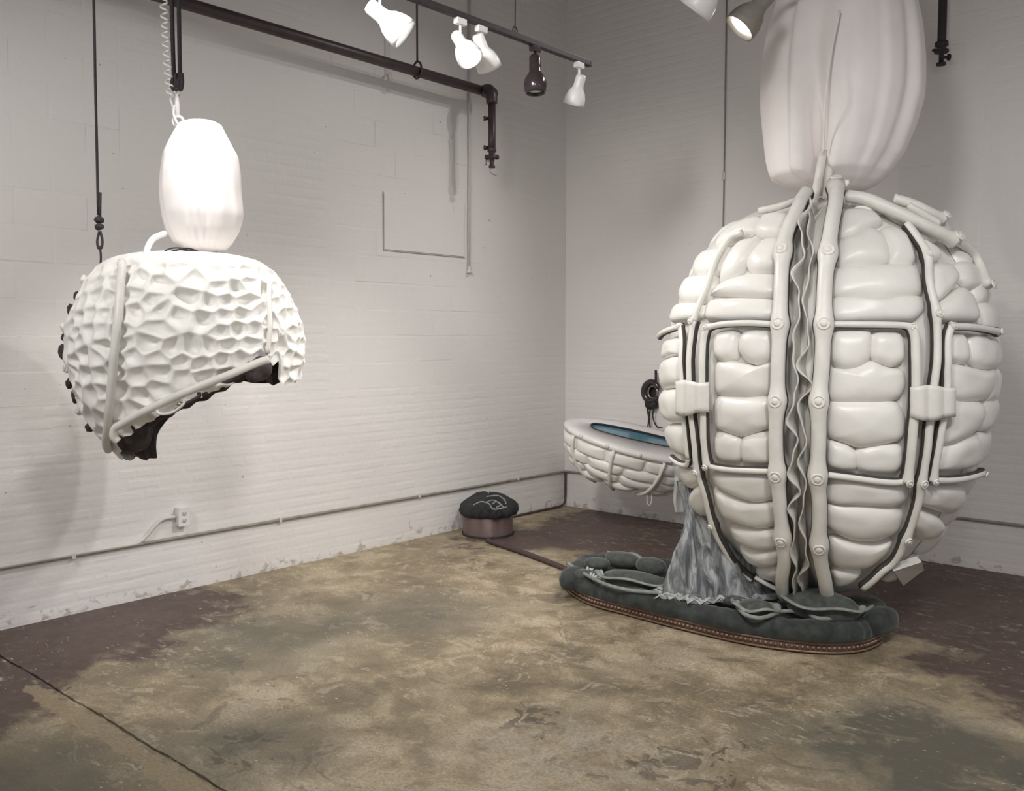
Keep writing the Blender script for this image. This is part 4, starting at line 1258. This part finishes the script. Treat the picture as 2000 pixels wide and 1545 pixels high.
for i in range(nb):
    s_ = (i + 0.5) * per / nb
    c = np.array([np.interp(s_, sp, ox), np.interp(s_, sp, oy)])
    j = int(np.argmin(np.linalg.norm(out - c, axis=1)))
    bead_vf.append(lathe(np.array([*(c + nor[j] * -0.004), 0.036]), (nor[j][0], nor[j][1], 0), [(0, 0.011), (0.006, 0.010), (0.011, 0.005), (0.012, 0)], 8))
o = mesh_obj('beading', bead_vf, M['bead'], cush); o['kind'] = 'stuff'
for z in (0.014, 0.058):
    mesh_obj('trim_cord', tube(ringat(0.002, z), 0.006, 6, True), M['bead'], cush)
# plump roll with tufts
u_ = s_arc / per * 2 * math.pi
tuft = 0.016 * np.sin(u_ * 9 + 0.8 * np.sin(u_ * 4)) + 0.007 * np.sin(u_ * 23 + 1) + 0.004 * np.sin(u_ * 61)
prof = [(-0.03, 0.058), (0.012, 0.062), (0.032, 0.085), (0.036, 0.115), (0.022, 0.142), (-0.015, 0.160), (-0.06, 0.158), (-0.10, 0.14), (-0.13, 0.12)]
rg_ = [ringat(a + tuft * (1 if 0.06 < z < 0.158 else 0.3), z + tuft * 0.5) for a, z in prof]
cc = np.concatenate([MC, [0.115]])
rg_ += [np.concatenate([MC + (rg_[-1][:, :2] - MC) * q, np.full((no, 1), 0.115)], 1) for q in (0.7, 0.4, 0.1)]
mesh_obj('velvet_roll', loft(rg_, True, True), M['velvet'], cush)


def top_loop(pts, z, r, mat, name):
    P = [on_z(x, y, z) for x, y in pts]
    return mesh_obj(name, tube(catmull(P, 6, True), r, 8, True), M[mat], cush)


def cushion_pad(x, y, wx, wy, h, z=0.135, rot=0.0, mat='padvelvet', name='velvet_pad'):
    """puffed pad lying on the cushion: wx along the front edge, wy across, in metres"""
    c = on_z(x, y, z + h * 0.5)
    e1 = np.array([math.cos(rot), math.sin(rot)]); e2 = np.array([-e1[1], e1[0]])
    n = 36; a = np.linspace(0, 2 * math.pi, n, endpoint=False)
    rings = []
    ph = rng.uniform(0, 6.28, 3)
    for q in np.linspace(0, math.pi, 9):
        rr = math.sin(q) ** 0.7 if 0 < q < math.pi else 0.02
        wob = 1 + 0.05 * np.sin(3 * a + ph[0]) + 0.03 * np.sin(5 * a + ph[1])
        xy = c[:2] + (np.cos(a) * wob)[:, None] * e1 * wx / 2 * rr + (np.sin(a) * wob)[:, None] * e2 * wy / 2 * rr
        rings.append(np.concatenate([xy, np.full((n, 1), c[2] - math.cos(q) * h / 2)], 1))
    o = mesh_obj(name, loft(rings, True, True), M[mat], cush)
    return o, c, e1, e2


def flange(c, e1, e2, wx, wy, z, w=0.03, a0=0, a1=2 * math.pi, wave=0.01):
    n = 50; a = np.linspace(a0, a1, n)
    ph = rng.uniform(0, 6.28)
    P = lambda k, dz: np.concatenate([c[:2] + (np.cos(a) * (wx / 2 + k))[:, None] * e1 + (np.sin(a) * (wy / 2 + k))[:, None] * e2, (z + dz + wave * np.sin(a * 4 + ph))[:, None]], 1)
    o = mesh_obj('piped_flange', loft([P(0, 0), P(w * 0.5, 0.012), P(w, 0.008), P(w, 0.0), P(w * 0.5, 0.002), P(0, -0.01)], False), M['piping'], cush)
    return o


for (x, y, wx, wy, h, rot, fl) in (
        (1603, 1182, 0.38, 0.24, 0.15, 0.0, (2.9, 6.6)), (1476, 1188, 0.19, 0.14, 0.09, 0.1, (2.8, 6.9)), (1432, 1172, 0.20, 0.12, 0.06, 0.0, None),
        (1345, 1161, 0.13, 0.13, 0.05, 0.2, (0, 6.2832)), (1395, 1166, 0.12, 0.10, 0.05, 0.0, None), (1240, 1133, 0.44, 0.15, 0.10, 0.12, (3.3, 6.1)),
        (1272, 1105, 0.21, 0.14, 0.10, 0.0, None), (1165, 1100, 0.17, 0.14, 0.07, 0.3, None), (1215, 1092, 0.26, 0.14, 0.09, 0.0, (0.2, 2.9)),
        (1140, 1122, 0.16, 0.10, 0.06, 0.5, None), (1690, 1178, 0.20, 0.20, 0.07, 0.5, None), (1520, 1158, 0.26, 0.14, 0.07, 0.0, None), (1300, 1150, 0.14, 0.10, 0.05, 0.0, (0, 6.2832)), (1540, 1180, 0.12, 0.09, 0.06, 0.2, None)):
    o, c, e1, e2 = cushion_pad(x, y, wx, wy, h, rot=rot)
    if fl: flange(c, e1, e2, wx, wy, c[2] + h * 0.12, 0.036, *fl)
# end bolsters
for (x, y, wx, wy, h) in ((1720, 1212, 0.16, 0.28, 0.13), (1118, 1130, 0.14, 0.22, 0.14)):
    cushion_pad(x, y, wx, wy, h, z=0.06, mat='velvet', name='end_bolster')
# piped rim lines running along the front and over the right end
for pts in ([(1108, 1100), (1140, 1120), (1180, 1140), (1225, 1152), (1285, 1158), (1320, 1162)],
            [(1440, 1186), (1455, 1200), (1480, 1207), (1500, 1204), (1530, 1194), (1570, 1196), (1600, 1208), (1650, 1204), (1690, 1192), (1716, 1176)],
            [(1445, 1182), (1430, 1172), (1470, 1176), (1520, 1182)]):
    P = catmull([on_z(x, y, 0.178) for x, y in pts], 8)
    mesh_obj('piped_edge', tube(P, 0.011, 8), M['piping'], cush)
# crumpled lace on the left end of the cushion
pts = catmull([on_z(x, y, 0.18) for x, y in ((1146, 1112), (1165, 1118), (1185, 1122), (1210, 1126), (1180, 1130), (1155, 1124))], 10, True)
mesh_obj('lace_frill', tube(pts + rng.normal(0, 0.008, pts.shape), 0.009, 6, True), M['lace'], cush)

# ------------------------------------------------------------------ grey drape between egg and cushion
dr = thing('grey_gauze_drape', on_z(1395, 1150, 0.14), 'crumpled grey-blue gauze spilling from the egg onto the cushion', 'drape')
DD = ED - 0.02
rows = [(940, 1322, 1352, 0.5), (965, 1330, 1356, 0.5), (995, 1340, 1368, 0.5), (1012, 1341, 1378, 0.5), (1030, 1339, 1392, 0.5), (1050, 1331, 1412, 0.45), (1075, 1322, 1436, 0.42), (1100, 1316, 1455, 0.4), (1125, 1311, 1474, 0.4), (1140, 1307, 1486, 0.4), (1163, 1303, 1496, 0.42)]
n = 150; a = np.linspace(0, 2 * math.pi, n, endpoint=False)
rings = []
yy = np.linspace(940, 1163, 60)
for y in yy:
    l = np.interp(y, [r[0] for r in rows], [r[1] for r in rows]); r = np.interp(y, [r[0] for r in rows], [r[2] for r in rows]); q = np.interp(y, [r[0] for r in rows], [r[3] for r in rows])
    c = at((l + r) / 2, y, DD); R = (r - l) / 2 / FOC * DD
    f = (y - 940) / 212
    fold = 1 + (0.14 + 0.14 * f) * np.sin(7 * a + 3.2 * f + 0.7 * np.sin(5 * f)) * 0.6 + 0.07 * np.sin(17 * a - 5 * f) + 0.08 * np.sin(4 * a + 9 * f)
    xy = c[:2] + (np.cos(a) * fold * R)[:, None] * rgt[:2] + (np.sin(a) * fold * R * q)[:, None] * np.array([-rgt[1], rgt[0]])
    rings.append(np.concatenate([xy, np.full((n, 1), c[2])], 1))
mesh_obj('cloth', loft(rings, True), M['drape'], dr)
# crumpled pale hem round the foot
foot = rings[-1]
ctr = foot.mean(0)
fo = foot[np.argsort(a)]
for k in range(2):
    V = []
    m_ = len(fo)
    for w in range(6):
        u = w / 5
        outw = 1.0 + (0.05 + 0.05 * k) * u + 0.035 * u * np.sin(np.arange(m_) * (0.9 + 0.3 * k)) + 0.02 * u * rng.normal(0, 1, m_)
        P_ = ctr + (fo - ctr) * outw[:, None]
        P_[:, 2] = ctr[2] - 0.01 + 0.035 * math.sin(u * 2.6) * (1 - 0.4 * k) + 0.012 * u * np.sin(np.arange(m_) * 1.3 + k)
        V.append(P_)
    mesh_obj('lace_hem', loft(V, True), M['lace'], dr)
yy = np.linspace(905, 1000, 16)
V = []
for y in yy:
    f = (y - 905) / 95
    xs = np.linspace(1312 + 8 * f + 3 * math.sin(f * 6), 1345 + 6 * f, 12)
    V.append(np.array([at(x, y, DD + 0.10 + 0.02 * math.sin(i * 1.3 + f * 4)) for i, x in enumerate(xs)]))
mesh_obj('thin_veil', loft(V, False), M['veil'], dr)

# ------------------------------------------------------------------ drum with black velvet heap
DC = on_z(953, 1042, 0.0)
db_ = thing('drum_pouf', (DC[0], DC[1], 0), 'bronze drum topped with a heap of black velvet by the left wall', 'pouf')
mesh_obj('drum', lathe((DC[0], DC[1], 0), (0, 0, 1), [(0, 0), (0, 0.205), (0.008, 0.21), (0.02, 0.205), (0.16, 0.205), (0.17, 0.2), (0.17, 0)], 56), M['drum'], db_)
mesh_obj('foot_ring', lathe((DC[0], DC[1], 0), (0, 0, 1), [(0, 0.213), (0.01, 0.216), (0.018, 0.211)], 56), M['black'], db_)
n = 90; a = np.linspace(0, 2 * math.pi, n, endpoint=False); rings = []
for rr, z in ((0.19, 0.155), (0.225, 0.165), (0.24, 0.20), (0.235, 0.235), (0.21, 0.262), (0.17, 0.285), (0.12, 0.315), (0.06, 0.33), (0.01, 0.333)):
    w = 1 + 0.035 * np.sin(5 * a + 7 * z) + 0.025 * np.sin(11 * a - 20 * z)
    xy = DC[:2] + (np.cos(a) * rr * w)[:, None] * rgt[:2] + (np.sin(a) * rr * w)[:, None] * np.array([-rgt[1], rgt[0]])
    rings.append(np.concatenate([xy, (z + 0.012 * np.sin(3 * a + 1) * (1 if z > 0.2 else 0))[:, None]], 1))
mesh_obj('velvet_heap', loft(rings, True, True), M['blackvelvet'], db_)
DDp = (DC - CAM) @ fwd
for pts, zz in (([(925, 986), (940, 980), (955, 984), (962, 994), (975, 994), (990, 990)], 0), ([(948, 982), (962, 977), (975, 983), (985, 992)], 0), ([(950, 970), (972, 968), (985, 976), (988, 984)], 0), ([(962, 984), (970, 980), (978, 986), (970, 991)], 0)):
    mesh_obj('pale_fold', tube(catmull([on_z(x, y, 0.338 - (y - 968) * 0.0016) for x, y in pts], 6), 0.0055, 8), M['piping'], db_)
hp = [on_z(952, 1055, 0.02), on_z(968, 1061, 0.02), on_z(1010, 1075, 0.02), on_z(1060, 1093, 0.02), on_z(1108, 1112, 0.02), on_z(1135, 1122, 0.03)]
ho = thing('floor_hose', hp[1], 'dark maroon hose on the floor joining the drum to the green cushion', 'hose')
mesh_obj('hose', tube(catmull(hp, 8), 0.019, 10), M['hose'], ho)

# ------------------------------------------------------------------ basin by the back wall
BD = 7.35
BCn = at(1240, 858, BD)
e_r = np.array([rgt[0], rgt[1], 0.0]); e_f = np.array([fwd[0], fwd[1], 0.0]); e_f /= np.linalg.norm(e_f); e_u = np.array([0, 0, 1.0])
roll, tilt = math.radians(-12.5), math.radians(14)
ax = e_r * math.cos(roll) + e_u * math.sin(roll)
upb = -e_r * math.sin(roll) + e_u * math.cos(roll)
ay = e_f * math.cos(tilt) + upb * math.sin(tilt)
az = np.cross(ax, ay)
az = az if az[2] > 0 else -az
B = lambda p: BCn + p[..., 0:1] * ax + p[..., 1:2] * ay + p[..., 2:3] * az
bs = thing('egg_half_basin', BCn - e_u * 0.42, 'tilted cream half-egg basin holding blue water by the back wall', 'basin')
LA, LB, LH = 0.56, 0.33, 0.40
n = 96; a = np.linspace(0, 2 * math.pi, n, endpoint=False)


def brow(q, z, grow=0.0):
    taper = 1 + 0.10 * np.cos(a)
    return B(np.stack([np.cos(a) * (LA * q + grow), np.sin(a) * (LB * q + grow) * taper, np.full(n, z)], 1))


qz = [(math.cos(t_) ** 0.75 if t_ < 1.56 else 0.02, -LH * math.sin(t_)) for t_ in np.linspace(0.02, 1.57, 12)]
mesh_obj('bowl', loft([brow(q, z) for q, z in qz], True), M['egg'], bs)
mesh_obj('rim', loft([brow(0.98, -0.03), brow(1.0, -0.025, 0.02), brow(1.0, 0.0, 0.025), brow(1.0, 0.018, 0.012), brow(0.95, 0.02)], True), M['white'], bs)


def basin_slot(z):
    xs = np.cos(a) * LA * 0.70; ysq = np.sign(np.sin(a)) * np.abs(np.sin(a)) ** 0.55 * LB * 0.36
    return B(np.stack([xs + 0.03, ysq + 0.03, np.full(n, z)], 1))


V, F = loft([basin_slot(0.022), basin_slot(0.0)], True)
mesh_obj('rim_deck', loft([brow(0.95, 0.02), basin_slot(0.024), basin_slot(-0.02)], True), M['white'], bs)
mesh_obj('water_edge', tube(basin_slot(0.022), 0.009, 6, True), M['black'], bs)
wv = basin_slot(0.012)
mesh_obj('water', (np.vstack([wv, wv.mean(0)[None]]), [(i, (i + 1) % n, n) for i in range(n)]), M['water'], bs)


def basin_pad(a0, a1, t0, t1, H=0.04):
    u_ = np.array([(a0, t0), ((a0 + a1) / 2, t0), (a1, t0), (a1, (t0 + t1) / 2), (a1, t1), ((a0 + a1) / 2, t1), (a0, t1), (a0, (t0 + t1) / 2)]) + rng.uniform(-0.02, 0.02, (8, 2))
    P = chaikin(u_, 2); c = P.mean(0); rings = []
    for q in (1.0, 0.93, 0.8, 0.6, 0.3, 0.04):
        Q = c + (P - c) * q
        qq = np.cos(Q[:, 1]) ** 0.75; h = H * (1 - q ** 2.4) ** 0.5 - 0.008
        nx_, ny_ = np.cos(Q[:, 0]), np.sin(Q[:, 0])
        p = np.stack([nx_ * (LA * qq + h * 0.8), ny_ * (LB * qq + h * 0.8) * (1 + 0.1 * nx_), -LH * np.sin(Q[:, 1]) - h * np.sin(Q[:, 1])], 1)
        rings.append(B(p))
    return mesh_obj('pad', loft(rings, True, True), M['egg'], bs)


tl = [0.10, 0.36, 0.60, 0.85, 1.12]
for j in range(4):
    na = 11 - j
    for i in range(na):
        st_ = -math.pi + (i + 0.3 * (j % 2)) * 2 * math.pi / na
        basin_pad(st_, st_ + 2 * math.pi / na * 0.97, tl[j], tl[j + 1] - 0.01)
for aa in (-1.9, -1.2, -0.55, -2.6, 1.2):
    tt_ = np.linspace(0.05, 1.25, 10); qq = np.cos(tt_) ** 0.75
    p = np.stack([math.cos(aa) * (LA * qq + 0.03), math.sin(aa) * (LB * qq + 0.03) * (1 + 0.1 * math.cos(aa)), -LH * np.sin(tt_) - 0.02 * np.sin(tt_)], 1)
    mesh_obj('rib_tube', tube(B(p), 0.014, 8), M['tube'], bs)
for aa in np.linspace(-2.9, -0.2, 7):
    p = B(np.array([[math.cos(aa) * (LA + 0.02), math.sin(aa) * (LB + 0.02) * (1 + 0.1 * math.cos(aa)), 0.0]]))[0]
    d = math.cos(aa) * ax + math.sin(aa) * ay
    mesh_obj('rivet', lathe(p, d, [(0, 0.018), (0.008, 0.017), (0.010, 0.01), (0.012, 0)], 12), M['tube'], bs)
# bracket to the wall, mostly hidden behind the bowl
br = B(np.array([[0.2, 0.1, -0.32]]))[0]
mesh_obj('wall_bracket', [tube([br, (br[0] + 0.15, -0.02, br[2])], 0.02, 10), box((br[0] + 0.15, -0.015, br[2]), (0.14, 0.03, 0.2), 0.006)], M['conduitgrey'], bs)
lp = at(1268, 945, BD - 0.1)
mesh_obj('cord_loop', tube(catmull([at(1267, 930, BD - 0.12), at(1265, 955, BD - 0.12), at(1264, 980, BD - 0.12), at(1269, 987, BD - 0.12), at(1273, 975, BD - 0.12), at(1270, 950, BD - 0.12), at(1268, 930, BD - 0.12)], 5), 0.0055, 6), M['ruffle'], bs)

# ------------------------------------------------------------------ black apparatus on the back wall
AP = on_y(1270, 775, -0.05)
ap = thing('wall_pulley', (AP[0], 0, AP[2]), 'black ring and pulley on the back wall with dangling cords', 'pulley')
W_ = lambda x, y, d=0.06: on_y(x, y, -d)
ang = np.linspace(0.6, 5.9, 30)
mesh_obj('ring', tube(np.array([W_(1273 + 14 * math.cos(q), 765 + 18 * math.sin(q), 0.07) for q in ang]), 0.022 + 0.012 * np.sin(np.linspace(0, 3.14, 30)), 10), M['glossblack'], ap)
mesh_obj('inner_ring', tube(np.array([W_(1275 + 9 * math.cos(q), 766 + 12 * math.sin(q), 0.08) for q in np.linspace(0, 6.28, 24, endpoint=False)]), 0.008, 8, True), M['brass'], ap)
mesh_obj('pulley_wheel', lathe(W_(1272, 788, 0.06), (0, -1, 0), [(-0.03, 0), (-0.03, 0.05), (-0.01, 0.055), (0.0, 0.038), (0.01, 0.055), (0.03, 0.05), (0.03, 0)], 24), M['black'], ap)
mesh_obj('bolt', tube([W_(1272, 750), W_(1272, 740)], 0.009, 8), M['black'], ap)
mesh_obj('bolt', tube([W_(1281, 755), W_(1281, 723)], 0.011, 8), M['black'], ap)
mesh_obj('wall_plate', box((AP[0] + 0.01, -0.016, AP[2]), (0.09, 0.03, 0.2), 0.004), M['black'], ap, False)
for pts in ([(1265, 798), (1267, 815), (1265, 838)], [(1270, 798), (1268, 815), (1270, 838)], [(1279, 790), (1275, 812), (1282, 832), (1294, 836)], [(1264, 790), (1265, 805), (1269, 822)]):
    mesh_obj('cord', tube(catmull([W_(x, y, 0.07) for x, y in pts], 5), 0.006, 6), M['rope'], ap)
